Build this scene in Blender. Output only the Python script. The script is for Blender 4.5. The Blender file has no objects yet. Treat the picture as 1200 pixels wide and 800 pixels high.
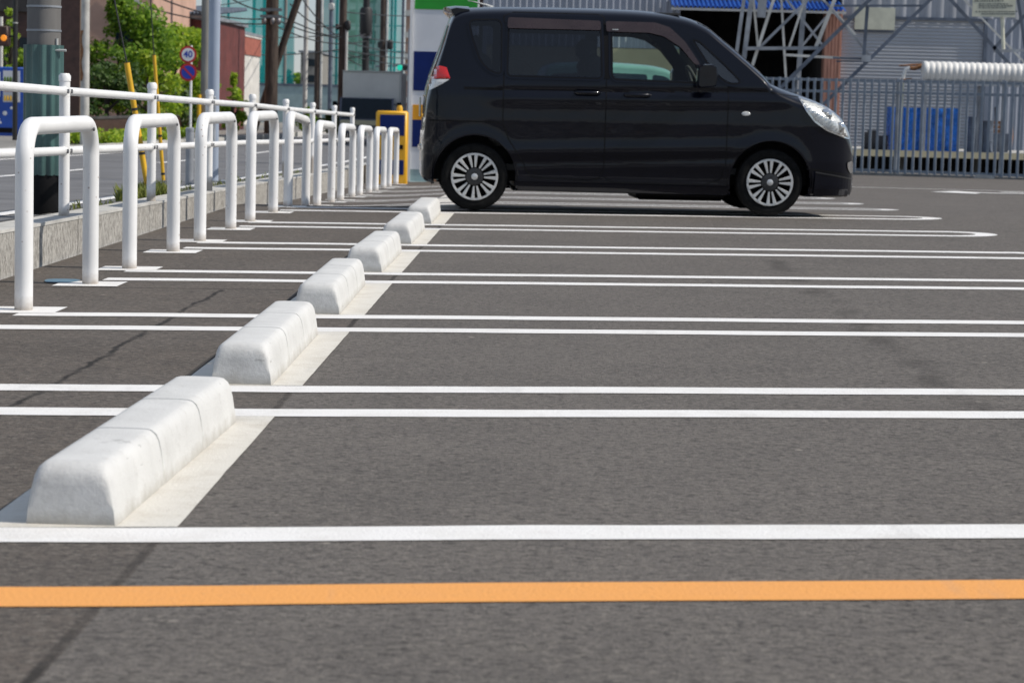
import bpy, bmesh, math, random
import numpy as np
from mathutils import Vector, Matrix
random.seed(7); RNG = np.random.default_rng(11)
sc = bpy.context.scene
C = sc.collection
R = math.radians

# ------------------------------------------------------------------ camera frame (metres; Y runs along the row of wheel stops)
F = 2787.0; H = 0.906
yaw, pit, rol = -.014, math.atan(280/2787), .025
fw = np.array([math.sin(yaw)*math.cos(pit), math.cos(yaw)*math.cos(pit), -math.sin(pit)])
r0 = np.array([math.cos(yaw), -math.sin(yaw), 0.]); u0 = np.cross(r0, fw)
RT = r0*math.cos(rol)+u0*math.sin(rol); UP = -r0*math.sin(rol)+u0*math.cos(rol)
EYE = np.array([0, 0, H])
def at(px, py, Y):
    """real place, Y metres away, of something measured in the photograph"""
    d = fw+RT*(px-600)/F+UP*(400-py)/F
    return EYE+d*Y/d[1]

# ------------------------------------------------------------------ terrain
def sstep(a, b, t):
    t = np.clip((t-a)/(b-a), 0, 1); return t*t*(3-2*t)
def zlot(X, Y):
    X = np.asarray(X, float); Y = np.asarray(Y, float)
    g = np.interp(Y, [0, 20.2, 21, 22.25, 24.75, 30, 36, 47, 60, 120, 400], [0, 0, -.008, -.03, -.08, -.17, -.25, -.345, -.45, -.7, -1.2])
    return g+.004*np.clip(X, -6, 20)-.065*sstep(-.6, -2, X)*sstep(20, 22, Y)
def zst(Y):
    return np.interp(Y, [0, 12, 25, 40, 60, 100, 400], [.33, .19, .03, -.13, -.25, -.42, -1.2])
def zwall(Y):
    return np.interp(Y, [0, 13.4, 16.1, 18.84, 21.56, 24.3, 32.4, 60], [.36, .205, .178, .147, .12, .08, -.02, -.35])
WX = -2.655
def zg(x, y): return float(zlot(x, y))

# ------------------------------------------------------------------ mesh helpers
class MB:
    def __init__(s): s.v = []; s.f = []; s.m = []; s.mi = 0
    def add(s, vs, fs):
        o = len(s.v); s.v += [tuple(map(float, p)) for p in vs]
        for f in fs: s.f.append([i+o for i in f]); s.m.append(s.mi)
        return s
    def box(s, c, size, rz=0, M=None, bev=0):
        x, y, z = [k/2 for k in size]
        if bev <= 0:
            vs = [(-x,-y,-z),(x,-y,-z),(x,y,-z),(-x,y,-z),(-x,-y,z),(x,-y,z),(x,y,z),(-x,y,z)]
            fs = [(3,2,1,0),(4,5,6,7),(0,1,5,4),(1,2,6,5),(2,3,7,6),(3,0,4,7)]
        else:
            b = min(bev, x*.9, y*.9, z*.9); vs = []; fs = []; idx = {}
            def V(p):
                if p not in idx: idx[p] = len(vs); vs.append(p)
                return idx[p]
            X, Y_, Z = x-b, y-b, z-b
            for sg in (-1, 1):
                fs.append([V((sg*x, a*Y_, c_*Z)) for a, c_ in ((-1,-1),(1,-1),(1,1),(-1,1))][::sg])
                fs.append([V((a*X, sg*y, c_*Z)) for a, c_ in ((-1,-1),(1,-1),(1,1),(-1,1))][::-sg])
                fs.append([V((a*X, c_*Y_, sg*z)) for a, c_ in ((-1,-1),(1,-1),(1,1),(-1,1))][::sg])
            for a in (-1, 1):
                for c_ in (-1, 1):
                    fs.append([V((a*x,c_*Y_,-Z)),V((a*x,c_*Y_,Z)),V((a*X,c_*y,Z)),V((a*X,c_*y,-Z))][::-a*c_])
                    fs.append([V((a*x,-Y_,c_*Z)),V((a*x,Y_,c_*Z)),V((a*X,Y_,c_*z)),V((a*X,-Y_,c_*z))][::a*c_])
                    fs.append([V((-X,a*y,c_*Z)),V((X,a*y,c_*Z)),V((X,a*Y_,c_*z)),V((-X,a*Y_,c_*z))][::-a*c_])
                    for d in (-1, 1):
                        fs.append([V((a*x,c_*Y_,d*Z)),V((a*X,c_*y,d*Z)),V((a*X,c_*Y_,d*z))][::a*c_*d])
        out = []
        for p in vs:
            q = Vector(p)
            if M is not None: q = M @ q
            elif rz: q = Matrix.Rotation(rz, 3, 'Z') @ q
            out.append((q.x+c[0], q.y+c[1], q.z+c[2]))
        return s.add(out, fs)
    def tube(s, pts, r, n=12, caps=True, closed=False):
        pts = [Vector(p) for p in pts]; N = len(pts)
        rs = r if isinstance(r, (list, tuple)) else [r]*N
        vs = []; fs = []; prev = None
        for i, p in enumerate(pts):
            a = pts[i-1] if (i > 0 or closed) else p
            b = pts[(i+1) % N] if (i < N-1 or closed) else p
            t = (b-a).normalized()
            if prev is None:
                u = t.orthogonal().normalized()
            else:
                u = (prev-t*prev.dot(t))
                u = u.normalized() if u.length > 1e-6 else t.orthogonal().normalized()
            prev = u; w = t.cross(u)
            for k in range(n):
                an = 2*math.pi*k/n
                vs.append(p+(u*math.cos(an)+w*math.sin(an))*rs[i])
        for i in range(N if closed else N-1):
            j = (i+1) % N
            for k in range(n):
                k2 = (k+1) % n
                fs.append((i*n+k, i*n+k2, j*n+k2, j*n+k))
        if caps and not closed:
            fs.append(tuple(range(n))[::-1]); fs.append(tuple((N-1)*n+k for k in range(n)))
        return s.add(vs, fs)
    def bar(s, p, q, w, h=None, up=(0, 1, 0)):
        """square bar from p to q, w wide, h deep along `up`"""
        p = Vector(p); q = Vector(q); h = h or w
        t = (q-p).normalized(); d = Vector(up); d = (d-t*d.dot(t)).normalized(); e = t.cross(d)
        vs = []
        for a in (p, q):
            for i, j in ((-1,-1),(1,-1),(1,1),(-1,1)): vs.append(a+e*i*w/2+d*j*h/2)
        return s.add(vs, [(0,1,2,3),(7,6,5,4),(0,4,5,1),(1,5,6,2),(2,6,7,3),(3,7,4,0)])
    def prism(s, poly, d0, d1, ax='Y'):
        n = len(poly)
        def P(a, b, d): return {'Y': (a, d, b), 'X': (d, a, b), 'Z': (a, b, d)}[ax]
        vs = [P(a, b, d0) for a, b in poly]+[P(a, b, d1) for a, b in poly]
        fs = [tuple(range(n))[::-1], tuple(range(n, 2*n))]+[(i, (i+1) % n, n+(i+1) % n, n+i) for i in range(n)]
        return s.add(vs, fs)
    def lathe(s, prof, o, axis='Z', n=24):
        vs = []; fs = []; o = Vector(o)
        for r, h in prof:
            for k in range(n):
                a = 2*math.pi*k/n; c, d = r*math.cos(a), r*math.sin(a)
                vs.append(o+Vector({'Z': (c, d, h), 'Y': (c, h, d), 'X': (h, c, d)}[axis]))
        m = len(prof)
        for i in range(m-1):
            for k in range(n):
                k2 = (k+1) % n; fs.append((i*n+k, i*n+k2, (i+1)*n+k2, (i+1)*n+k))
        fs.append(tuple(range(n))[::-1]); fs.append(tuple((m-1)*n+k for k in range(n)))
        return s.add(vs, fs)
    def grid(s, P, nu, nv):
        """P(i,j) -> point; quads"""
        vs = [P(i, j) for i in range(nu) for j in range(nv)]
        fs = [(i*nv+j, (i+1)*nv+j, (i+1)*nv+j+1, i*nv+j+1) for i in range(nu-1) for j in range(nv-1)]
        return s.add(vs, fs)
    def build(s, name, mat=None, parent=None, smooth=None, fixn=True):
        me = bpy.data.meshes.new(name); me.from_pydata(s.v, [], s.f)
        mats = mat if isinstance(mat, (list, tuple)) else [mat]
        for m in mats:
            if m: me.materials.append(m)
        if len(mats) > 1: me.polygons.foreach_set('material_index', s.m)
        if fixn:
            bm = bmesh.new(); bm.from_mesh(me); bmesh.ops.recalc_face_normals(bm, faces=bm.faces); bm.to_mesh(me); bm.free()
        if smooth:
            me.polygons.foreach_set('use_smooth', [True]*len(me.polygons)); me.set_sharp_from_angle(angle=R(smooth))
        me.update()
        o = bpy.data.objects.new(name, me); C.objects.link(o)
        if parent: o.parent = parent
        return o
def tag(o, label=None, cat=None, group=None, kind=None):
    if label: o['label'] = label
    if cat: o['category'] = cat
    if group: o['group'] = group
    if kind: o['kind'] = kind
    return o
def thing(name, label, cat, loc=(0,0,0), group=None, rz=0):
    o = bpy.data.objects.new(name, None); o.empty_display_size = .2; C.objects.link(o)
    o.location = loc; o.rotation_euler = (0, 0, rz)
    return tag(o, label, cat, group)
def copy_tree(o, parent=None):
    c = o.copy(); C.objects.link(c); c.parent = parent
    for ch in list(o.children): copy_tree(ch, c)
    return c
def off(base): return lambda p: (p[0]-base[0], p[1]-base[1], p[2]-base[2])

# ------------------------------------------------------------------ materials
class NT:
    def __init__(s, name):
        s.m = bpy.data.materials.new(name); s.m.use_nodes = True
        s.t = s.m.node_tree; s.n = s.t.nodes; s.b = s.n['Principled BSDF']; s.out = s.n['Material Output']
    def N(s, typ, **kw):
        n = s.n.new(typ)
        for k, v in kw.items():
            if k in n.inputs: n.inputs[k].default_value = v
            else: setattr(n, k, v)
        return n
    def L(s, a, b): s.t.links.new(a, b)
    def math(s, op, a, b=None, clamp=False):
        n = s.n.new('ShaderNodeMath'); n.operation = op; n.use_clamp = clamp
        for i, q in enumerate((a, b)):
            if q is None: continue
            if isinstance(q, (int, float)): n.inputs[i].default_value = q
            else: s.L(q, n.inputs[i])
        return n.outputs[0]
    def noise(s, vec, scale, detail=3, rough=.55):
        n = s.N('ShaderNodeTexNoise'); n.inputs['Scale'].default_value = scale; n.inputs['Detail'].default_value = detail; n.inputs['Roughness'].default_value = rough
        if vec is not None: s.L(vec, n.inputs['Vector'])
        return n.outputs['Fac']
    def ramp(s, f, a, b, v0=0., v1=1.):
        n = s.N('ShaderNodeMapRange'); n.inputs[1].default_value = a; n.inputs[2].default_value = b; n.inputs[3].default_value = v0; n.inputs[4].default_value = v1
        s.L(f, n.inputs[0]); return n.outputs[0]
    def mix(s, f, a, b, mode='MIX'):
        n = s.N('ShaderNodeMix', data_type='RGBA', blend_type=mode)
        for i, q in ((0, f), (6, a), (7, b)):
            if isinstance(q, (int, float)): n.inputs[i].default_value = q
            elif isinstance(q, (tuple, list)): n.inputs[i].default_value = (*q[:3], 1)
            else: s.L(q, n.inputs[i])
        return n.outputs[2]
def mat(name, col, rough=.6, metal=0., var=.12, scale=6., col2=None, bump=0., bscale=60., coat=0., stretch=None, spec=None):
    t = NT(name)
    tc = t.N('ShaderNodeTexCoord').outputs['Object']
    if stretch:
        mp = t.N('ShaderNodeMapping'); mp.inputs['Scale'].default_value = stretch; t.L(tc, mp.inputs[0]); tc = mp.outputs[0]
    f = t.ramp(t.noise(tc, scale, 5), .3, .72)
    c2 = col2 or tuple(min(1, k*(1-2*var)) for k in col)
    c1 = col if col2 else tuple(min(1, k*(1+var)) for k in col)
    t.L(t.mix(f, c1, c2), t.b.inputs['Base Color'])
    t.b.inputs['Roughness'].default_value = rough; t.b.inputs['Metallic'].default_value = metal
    if spec is not None: t.b.inputs['Specular IOR Level'].default_value = spec
    t.L(t.ramp(t.noise(tc, scale*2.3, 3), .3, .7, max(0, rough-.08), min(1, rough+.1)), t.b.inputs['Roughness'])
    if coat: t.b.inputs['Coat Weight'].default_value = coat; t.b.inputs['Coat Roughness'].default_value = .03
    if bump:
        b = t.N('ShaderNodeBump'); b.inputs['Strength'].default_value = 1; b.inputs['Distance'].default_value = bump
        t.L(t.noise(tc, bscale, 4), b.inputs['Height']); t.L(b.outputs[0], t.b.inputs['Normal'])
    return t.m
def glassmat(name, tint, ior=1.45):
    t = NT(name); t.n.remove(t.b)
    tr = t.N('ShaderNodeBsdfTransparent'); tr.inputs[0].default_value = (*tint, 1)
    gl = t.N('ShaderNodeBsdfGlossy'); gl.inputs['Roughness'].default_value = .02
    fr = t.N('ShaderNodeFresnel'); fr.inputs['IOR'].default_value = ior
    mx = t.N('ShaderNodeMixShader'); t.L(fr.outputs[0], mx.inputs[0]); t.L(tr.outputs[0], mx.inputs[1]); t.L(gl.outputs[0], mx.inputs[2])
    t.L(mx.outputs[0], t.out.inputs[0]); return t.m
def netmat(name, col, cover):
    t = NT(name)
    tc = t.N('ShaderNodeTexCoord').outputs['Object']
    f = t.ramp(t.noise(tc, .35, 4), .3, .7, cover-.12, cover+.1)
    t.b.inputs['Base Color'].default_value = (*col, 1); t.b.inputs['Roughness'].default_value = .9
    t.L(f, t.b.inputs['Alpha']); return t.m
def emis(name, col, st):
    t = NT(name); t.b.inputs['Base Color'].default_value = (*col, 1)
    t.b.inputs['Emission Color'].default_value = (*col, 1); t.b.inputs['Emission Strength'].default_value = st; return t.m
def leafmat(name, a, b, trans=.25):
    t = NT(name)
    g = t.N('ShaderNodeNewGeometry').outputs['Random Per Island']
    t.L(t.mix(g, a, b), t.b.inputs['Base Color']); t.b.inputs['Roughness'].default_value = .55
    tl = t.N('ShaderNodeBsdfTranslucent'); t.L(t.mix(g, tuple(k*1.6 for k in a), tuple(k*1.6 for k in b)), tl.inputs[0])
    mx = t.N('ShaderNodeMixShader'); mx.inputs[0].default_value = trans
    t.L(t.b.outputs[0], mx.inputs[1]); t.L(tl.outputs[0], mx.inputs[2]); t.L(mx.outputs[0], t.out.inputs[0]); return t.m

def asphalt_lot():
    t = NT('lot_asphalt')
    pos = t.N('ShaderNodeNewGeometry').outputs['Position']
    sx = t.N('ShaderNodeSeparateXYZ'); t.L(pos, sx.inputs[0]); X, Y = sx.outputs[0], sx.outputs[1]
    big = t.noise(pos, .55, 4); mid = t.noise(pos, 5., 5, .6); fine = t.noise(pos, 70., 3, .7); agg = t.noise(pos, 190., 2, .6)
    # streaks left along the way the paver went
    mp = t.N('ShaderNodeMapping'); mp.inputs['Scale'].default_value = (1.2, 9, 1); t.L(pos, mp.inputs[0])
    st = t.noise(mp.outputs[0], 1.6, 4, .6)
    new = t.mix(t.ramp(mid, .3, .7), (0.1470, 0.1331, 0.1191), (0.1176, 0.1068, 0.0981))
    new = t.mix(t.ramp(st, .35, .75, 0, .4), new, (0.1580, 0.1423, 0.1283))
    old = t.mix(t.ramp(mid, .3, .7), (0.1295, 0.1084, 0.0911), (0.0896, 0.0765, 0.0657))
    wob = t.math('MULTIPLY', t.math('SUBTRACT', t.noise(pos, 9, 3), .5), .016)
    seamx = t.math('ADD', X, wob)
    isold = t.math('LESS_THAN', seamx, -.772)
    col = t.mix(isold, new, old)
    pt = t.noise(pos, 1.5, 5, .65)
    col = t.mix(t.ramp(pt, .52, .30, 0, .35), col, (.062, .057, .053))
    col = t.mix(t.ramp(big, .35, .7, 0, .4), col, (0.1602, 0.1445, 0.1306))
    mp2 = t.N('ShaderNodeMapping'); mp2.inputs['Scale'].default_value = (1, 1.5, 1); t.L(pos, mp2.inputs[0])
    bl = t.noise(mp2.outputs[0], 30, 4, .6)
    col = t.mix(t.ramp(bl, .48, .34, 0, .85), col, (0.0525, 0.0475, 0.0442))
    col = t.mix(t.ramp(bl, .55, .75, 0, .35), col, (0.1893, 0.1727, 0.1562))
    # aggregate: light and dark specks
    v = t.N('ShaderNodeTexVoronoi'); v.inputs['Scale'].default_value = 75; t.L(pos, v.inputs['Vector'])
    vc = t.N('ShaderNodeSeparateColor'); t.L(v.outputs['Color'], vc.inputs[0])
    col = t.mix(t.ramp(vc.outputs[0], .72, .98, 0, .38), col, (0.2380, 0.2161, 0.1860))
    col = t.mix(t.ramp(fine, .50, .36, 0, .62), col, (0.0434, 0.0392, 0.0353))
    col = t.mix(t.ramp(agg, .58, .72, 0, .35), col, (0.2030, 0.1829, 0.1612))
    p2 = t.N('ShaderNodeTexVoronoi'); p2.inputs['Scale'].default_value = 5.5; t.L(pos, p2.inputs['Vector'])
    col = t.mix(t.ramp(p2.outputs['Distance'], .055, .03, 0, .8), col, (0.0175, 0.0160, 0.0149))
    p3 = t.N('ShaderNodeTexVoronoi'); p3.inputs['Scale'].default_value = 3.1; t.L(pos, p3.inputs['Vector'])
    col = t.mix(t.ramp(p3.outputs['Distance'], .045, .025, 0, .9), col, (0.2940, 0.2660, 0.2294))
    p4 = t.N('ShaderNodeTexVoronoi'); p4.inputs['Scale'].default_value = 14; t.L(pos, p4.inputs['Vector'])
    col = t.mix(t.ramp(p4.outputs['Distance'], .16, .08, 0, .45), col, (0.0315, 0.0279, 0.0248))
    # sunken dark joint beside the wheel stops
    d = t.math('ABSOLUTE', t.math('ADD', seamx, .785))
    col = t.mix(t.math('MULTIPLY', t.ramp(d, .014, .006), t.ramp(t.noise(pos, 3.1, 3), .4, .6, .45, .95)), col, (0.0315, 0.0273, 0.0236))
    d = t.math('ABSOLUTE', t.math('ADD', X, t.math('ADD', 1.156, t.math('MULTIPLY', wob, .6))))
    col = t.mix(t.ramp(d, .016, .006, 0, .85), col, (.03, .028, .027))
    # crack parallel to the row
    wob2 = t.math('MULTIPLY', t.math('SUBTRACT', t.noise(pos, 2.2, 5, .7), .5), .13)
    d = t.math('ABSOLUTE', t.math('ADD', t.math('ADD', X, 1.535), wob2))
    band = t.math('MULTIPLY', t.ramp(d, .017, .005), t.ramp(Y, 11.2, 11.1))
    col = t.mix(t.math('MULTIPLY', band, t.ramp(t.noise(pos, 6, 3), .3, .55, .35, .95)), col, (0.0196, 0.0173, 0.0155))
    # saw cut across, from the kerb to the first crack
    d = t.math('ABSOLUTE', t.math('SUBTRACT', t.math('SUBTRACT', Y, t.math('MULTIPLY', X, .12)), 11.38))
    band = t.math('MULTIPLY', t.ramp(d, .02, .008), t.math('LESS_THAN', X, -1.2))
    col = t.mix(t.math('MULTIPLY', band, .75), col, (0.0210, 0.0180, 0.0161))
    # old tyre track
    d = t.math('ABSOLUTE', t.math('SUBTRACT', X, t.math('ADD', 1.34, t.math('MULTIPLY', t.math('SUBTRACT', t.noise(pos, .8, 2), .5), .25))))
    band = t.math('MULTIPLY', t.ramp(d, .09, .02), t.math('MULTIPLY', t.ramp(Y, 6.6, 7.6), t.ramp(Y, 15.5, 14)))
    col = t.mix(t.math('MULTIPLY', band, t.ramp(t.noise(pos, 2.6, 4), .42, .62, 0, .55)), col, (0.0420, 0.0366, 0.0322))
    t.L(col, t.b.inputs['Base Color'])
    t.b.inputs['Roughness'].default_value = .86; t.b.inputs['Specular IOR Level'].default_value = .3
    b = t.N('ShaderNodeBump'); b.inputs['Distance'].default_value = .006; b.inputs['Strength'].default_value = .9
    hgt = t.math('ADD', t.noise(pos, 120., 3, .7), t.math('MULTIPLY', t.noise(pos, 28, 3), .8))
    t.L(hgt, b.inputs['Height']); t.L(b.outputs[0], t.b.inputs['Normal'])
    return t.m
def paint(name, col, wear=.5, dirt=(.55, .52, .47), dirtamt=.5):
    t = NT(name); pos = t.N('ShaderNodeNewGeometry').outputs['Position']
    c = t.mix(t.ramp(t.noise(pos, 6., 6, .7), .46, .78, 0, dirtamt), col, dirt)
    sm = t.N('ShaderNodeMapping'); sm.inputs['Scale'].default_value = (3.2, .7, 1); t.L(pos, sm.inputs[0])
    c = t.mix(t.ramp(t.noise(sm.outputs[0], 1.3, 4, .6), .60, .74, 0, .35), c, (.30, .28, .26))
    w = t.math('MULTIPLY', t.ramp(t.noise(pos, 55., 4, .75), .58, .70), t.ramp(t.noise(pos, 2.4, 3), .45, .7, .1, wear))
    c = t.mix(w, c, (.13, .125, .118))
    t.L(c, t.b.inputs['Base Color']); t.b.inputs['Roughness'].default_value = .65
    b = t.N('ShaderNodeBump'); b.inputs['Distance'].default_value = .003; t.L(t.noise(pos, 110, 3, .7), b.inputs['Height']); t.L(b.outputs[0], t.b.inputs['Normal'])
    return t.m
def concrete_stop():
    t = NT('painted_concrete'); tc = t.N('ShaderNodeTexCoord').outputs['Object']
    pos = t.N('ShaderNodeNewGeometry').outputs['Position']
    c = t.mix(t.ramp(t.noise(pos, 6, 5, .6), .35, .75), (.64, .64, .625), (.55, .55, .535))
    c = t.mix(t.ramp(t.noise(pos, 19, 5, .7), .56, .75, 0, .5), c, (.42, .41, .38))
    oz = t.N('ShaderNodeSeparateXYZ'); t.L(tc, oz.inputs[0])
    c = t.mix(t.ramp(t.math('ADD', oz.outputs[2], t.math('MULTIPLY', t.noise(pos, 14, 4, .7), -.07)), .0, -.04, 0, .8), c, (.36, .34, .30))
    e = t.math('MULTIPLY', t.ramp(oz.outputs[1], .06, .0), t.ramp(t.noise(pos, 9, 5, .7), .38, .66, 0, .6))  # near end greyed: shade of that face painted in, plus patchy stains
    c = t.mix(e, c, (.36, .355, .345))
    v = t.N('ShaderNodeTexVoronoi'); v.inputs['Scale'].default_value = 45; t.L(pos, v.inputs['Vector'])
    c = t.mix(t.math('MULTIPLY', t.ramp(v.outputs['Distance'], .13, .05), t.ramp(t.noise(pos, 11, 3), .5, .6, 0, .6)), c, (.3, .29, .27))
    # tyre scuffs
    mp = t.N('ShaderNodeMapping'); mp.inputs['Scale'].default_value = (4, 4, 22); t.L(pos, mp.inputs[0])
    c = t.mix(t.math('MULTIPLY', t.ramp(t.noise(mp.outputs[0], 2.2, 4, .7), .62, .72, 0, .75), t.ramp(t.noise(pos, 3.7, 2), .5, .62)), c, (.2, .195, .185))
    t.L(c, t.b.inputs['Base Color']); t.b.inputs['Roughness'].default_value = .7
    b = t.N('ShaderNodeBump'); b.inputs['Distance'].default_value = .002; t.L(t.noise(pos, 90, 4, .7), b.inputs['Height']); t.L(b.outputs[0], t.b.inputs['Normal'])
    return t.m
def white_pipe():
    t = NT('white_pipe_paint'); tc = t.N('ShaderNodeNewGeometry').outputs['Position']
    oc = t.N('ShaderNodeTexCoord').outputs['Object']; z = t.N('ShaderNodeSeparateXYZ'); t.L(oc, z.inputs[0])
    c = t.mix(t.ramp(t.noise(tc, 5, 5, .6), .35, .7), (.82, .82, .815), (.75, .75, .745))
    mp = t.N('ShaderNodeMapping'); mp.inputs['Scale'].default_value = (22, 22, 2); t.L(tc, mp.inputs[0])
    c = t.mix(t.ramp(t.noise(mp.outputs[0], 1.5, 4, .65), .62, .85, 0, .35), c, (.5, .48, .45))
    v = t.N('ShaderNodeTexVoronoi'); v.inputs['Scale'].default_value = 26; t.L(tc, v.inputs['Vector'])
    c = t.mix(t.math('MULTIPLY', t.ramp(v.outputs['Distance'], .16, .06), t.ramp(t.noise(tc, 4, 2), .52, .6, 0, .8)), c, (.22, .13, .08))
    foot = t.math('MULTIPLY', t.ramp(t.math('ADD', z.outputs[2], t.math('MULTIPLY', t.noise(tc, 30, 3), -.05)), .035, -.02), .8)
    c = t.mix(foot, c, (.30, .25, .20))
    t.L(c, t.b.inputs['Base Color']); t.L(t.ramp(t.noise(tc, 12, 3), .3, .7, .3, .5), t.b.inputs['Roughness'])
    return t.m
def scraped_stone():
    t = NT('scraped_stone'); tc = t.N('ShaderNodeNewGeometry').outputs['Position']
    mp = t.N('ShaderNodeMapping'); mp.inputs['Scale'].default_value = (42, 42, 17); t.L(tc, mp.inputs[0])
    n = t.noise(mp.outputs[0], 1.6, 4, .7)
    c = t.mix(t.ramp(n, .38, .62), (.20, .19, .172), (.54, .52, .48))
    c = t.mix(t.ramp(t.noise(tc, 60, 3, .7), .6, .75, 0, .6), c, (.08, .075, .07))
    c = t.mix(t.ramp(t.noise(tc, 2.5, 4), .5, .75, 0, .4), c, (.26, .235, .2))
    t.L(c, t.b.inputs['Base Color']); t.b.inputs['Roughness'].default_value = .9
    b = t.N('ShaderNodeBump'); b.inputs['Distance'].default_value = .012; t.L(n, b.inputs['Height']); t.L(b.outputs[0], t.b.inputs['Normal'])
    return t.m
def carpaint(name, col):
    t = NT(name); b = t.b
    tc = t.N('ShaderNodeTexCoord').outputs['Object']
    t.L(t.mix(t.ramp(t.noise(tc, 3, 4), .3, .7), col, tuple(k*.75 for k in col)), b.inputs['Base Color'])
    b.inputs['Roughness'].default_value = .3; b.inputs['Coat Weight'].default_value = .9; b.inputs['Coat IOR'].default_value = 1.37; b.inputs['Specular IOR Level'].default_value = .08; b.inputs['Coat Roughness'].default_value = .025
    t.L(t.ramp(t.noise(tc, 9, 5, .7), .4, .75, .02, .14), b.inputs['Coat Roughness'])
    bp = t.N('ShaderNodeBump'); bp.inputs['Distance'].default_value = .009; bp.inputs['Strength'].default_value = .5
    t.L(t.noise(tc, 2.6, 3), bp.inputs['Height']); t.L(bp.outputs[0], b.inputs['Coat Normal'])
    return t.m

M = {}
M['lot'] = asphalt_lot()
M['road'] = mat('street_asphalt', (.15, .15, .155), .85, var=.15, scale=1.5, bump=.004, bscale=80)
M['verge'] = mat('verge_soil', (.10, .094, .085), .95, var=.3, scale=7, bump=.01, bscale=30)
M['line'] = paint('white_road_paint', (.80, .79, .77), .5)
M['orange'] = paint('orange_road_paint', (.80, .355, .085), .45, (.72, .33, .11), .4)
M['cream'] = paint('cream_floor_paint', (.66, .635, .575), .45, (.47, .425, .35), .8)
M['blue_paint'] = paint('blue_road_paint', (.10, .20, .28), .9, (.15, .17, .18), .8)
M['stop'] = concrete_stop()
M['stone'] = scraped_stone()
M['conc'] = mat('plain_concrete', (.50, .49, .46), .85, var=.15, scale=5, bump=.003)
M['conc_dark'] = mat('weathered_concrete', (.25, .24, .22), .85, var=.2, scale=2, stretch=(3, 3, .4))
M['white_pipe'] = white_pipe()
M['bolt'] = mat('dull_steel', (.25, .25, .26), .45, .8)
M['galv'] = mat('galvanised_steel', (.36, .38, .41), .5, .55, var=.2, scale=3)
M['galv_light'] = mat('pale_galvanised_steel', (.60, .60, .57), .5, .3, var=.15, scale=3)
M['galv_dark'] = mat('weathered_steel', (.13, .155, .20), .55, .4, var=.2, scale=3)
M['paint_van'] = carpaint('black_blue_car_paint', (.0025, .0035, .009))
M['blackplastic'] = mat('black_plastic', (.008, .008, .009), .5, var=.2, spec=.12)
M['drum'] = mat('black_drum', (.003, .003, .003), .9, var=.2, spec=.03)
M['rubber'] = mat('tyre_rubber', (.010, .010, .010), .9, var=.25, scale=20, spec=.15)
M['alloy'] = mat('silver_wheel_paint', (.66, .66, .65), .3, .45, var=.06)
M['gunmetal'] = mat('dark_wheel_paint', (.05, .05, .052), .4, .5)
M['tint'] = glassmat('privacy_glass', (.17, .19, .23), 1.6)
M['lens_glass'] = glassmat('clear_lens', (.93, .94, .94), 1.5)
M['quarter_glass'] = glassmat('greenish_quarter_glass', (.62, .80, .74), 2.0)
M['glass'] = glassmat('green_tinted_glass', (.86, .93, .88), 1.42)
M['visor'] = mat('smoked_visor', (.040, .026, .028), .3, var=.1)
M['red_lens'] = mat('red_lens', (.62, .010, .008), .12, var=.05, coat=1)
M['white_lens'] = mat('frosted_lens', (.72, .73, .72), .12, var=.08, coat=1)
M['lamp'] = mat('lamp_reflector', (.86, .87, .87), .25, .45, var=.15, scale=14)
M['chrome'] = mat('chrome', (.75, .75, .76), .12, .95, var=.1)
M['cabin'] = mat('cabin_trim', (.055, .055, .056), .8, var=.15)
M['seat'] = mat('seat_fabric', (.13, .135, .13), .9, var=.2, scale=14)
M['yellow'] = mat('yellow_sheet_metal', (.80, .42, .018), .45, var=.08, scale=4)
M['navy'] = mat('navy_panel', (.008, .022, .13), .6, var=.1, scale=3, spec=.15)
M['green'] = mat('green_panel', (.012, .30, .02), .4, var=.08)
M['white_panel'] = mat('white_panel', (.66, .68, .72), .45, var=.05, scale=2)
M['orange_panel'] = mat('orange_panel', (.75, .33, .01), .45, var=.06)
M['plinth'] = mat('grey_green_plinth', (.30, .40, .41), .6, var=.08, scale=3)
M['tape'] = mat('yellow_guard_tube', (.72, .42, .02), .4, var=.15, scale=5)
M['tape_black'] = mat('black_band', (.02, .02, .02), .5)
M['sheet'] = mat('corrugated_guard_sheet', (.065, .135, .13), .2, var=.3, scale=6, stretch=(1, 1, .3))
M['brown'] = mat('brown_tile', (.060, .028, .022), .55, var=.2, scale=8)
M['tan'] = mat('sunlit_side_tan', (.50, .33, .22), .8, var=.12, scale=3)
M['salmon'] = mat('salmon_render', (.56, .36, .28), .85, var=.12, scale=1.2)
M['maroon'] = mat('maroon_cladding', (.13, .030, .025), .7, var=.2, scale=2)
M['brickred'] = mat('red_brick', (.36, .11, .075), .85, var=.2, scale=6)
M['offwhite'] = mat('offwhite_render', (.62, .60, .56), .8, var=.1, scale=2)
M['wood_pole'] = mat('dark_timber', (.075, .055, .045), .85, var=.35, scale=5, stretch=(4, 4, .5))
M['cable'] = mat('black_cable', (.02, .02, .022), .6)
M['net'] = netmat('teal_netting', (.02, .46, .44), .52)
M['net_dense'] = netmat('dense_teal_netting', (.015, .34, .32), .68)
M['net_pale'] = netmat('pale_green_netting', (.25, .55, .42), .45)
M['net_pole'] = mat('teal_steel', (.03, .22, .22), .5, .2)
M['grey_wall'] = mat('grey_wall_panel', (.36, .38, .42), .7, var=.08, scale=1.5)
M['siding'] = mat('grey_corrugated_siding', (.35, .38, .44), .55, var=.07, scale=1.5, stretch=(1, 1, .3))
M['shutter'] = mat('grey_roller_shutter', (.40, .42, .455), .55, var=.07, scale=1.5, stretch=(.3, 1, 1))
M['beige'] = mat('beige_wall', (.50, .44, .28), .8, var=.08, scale=1)
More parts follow.
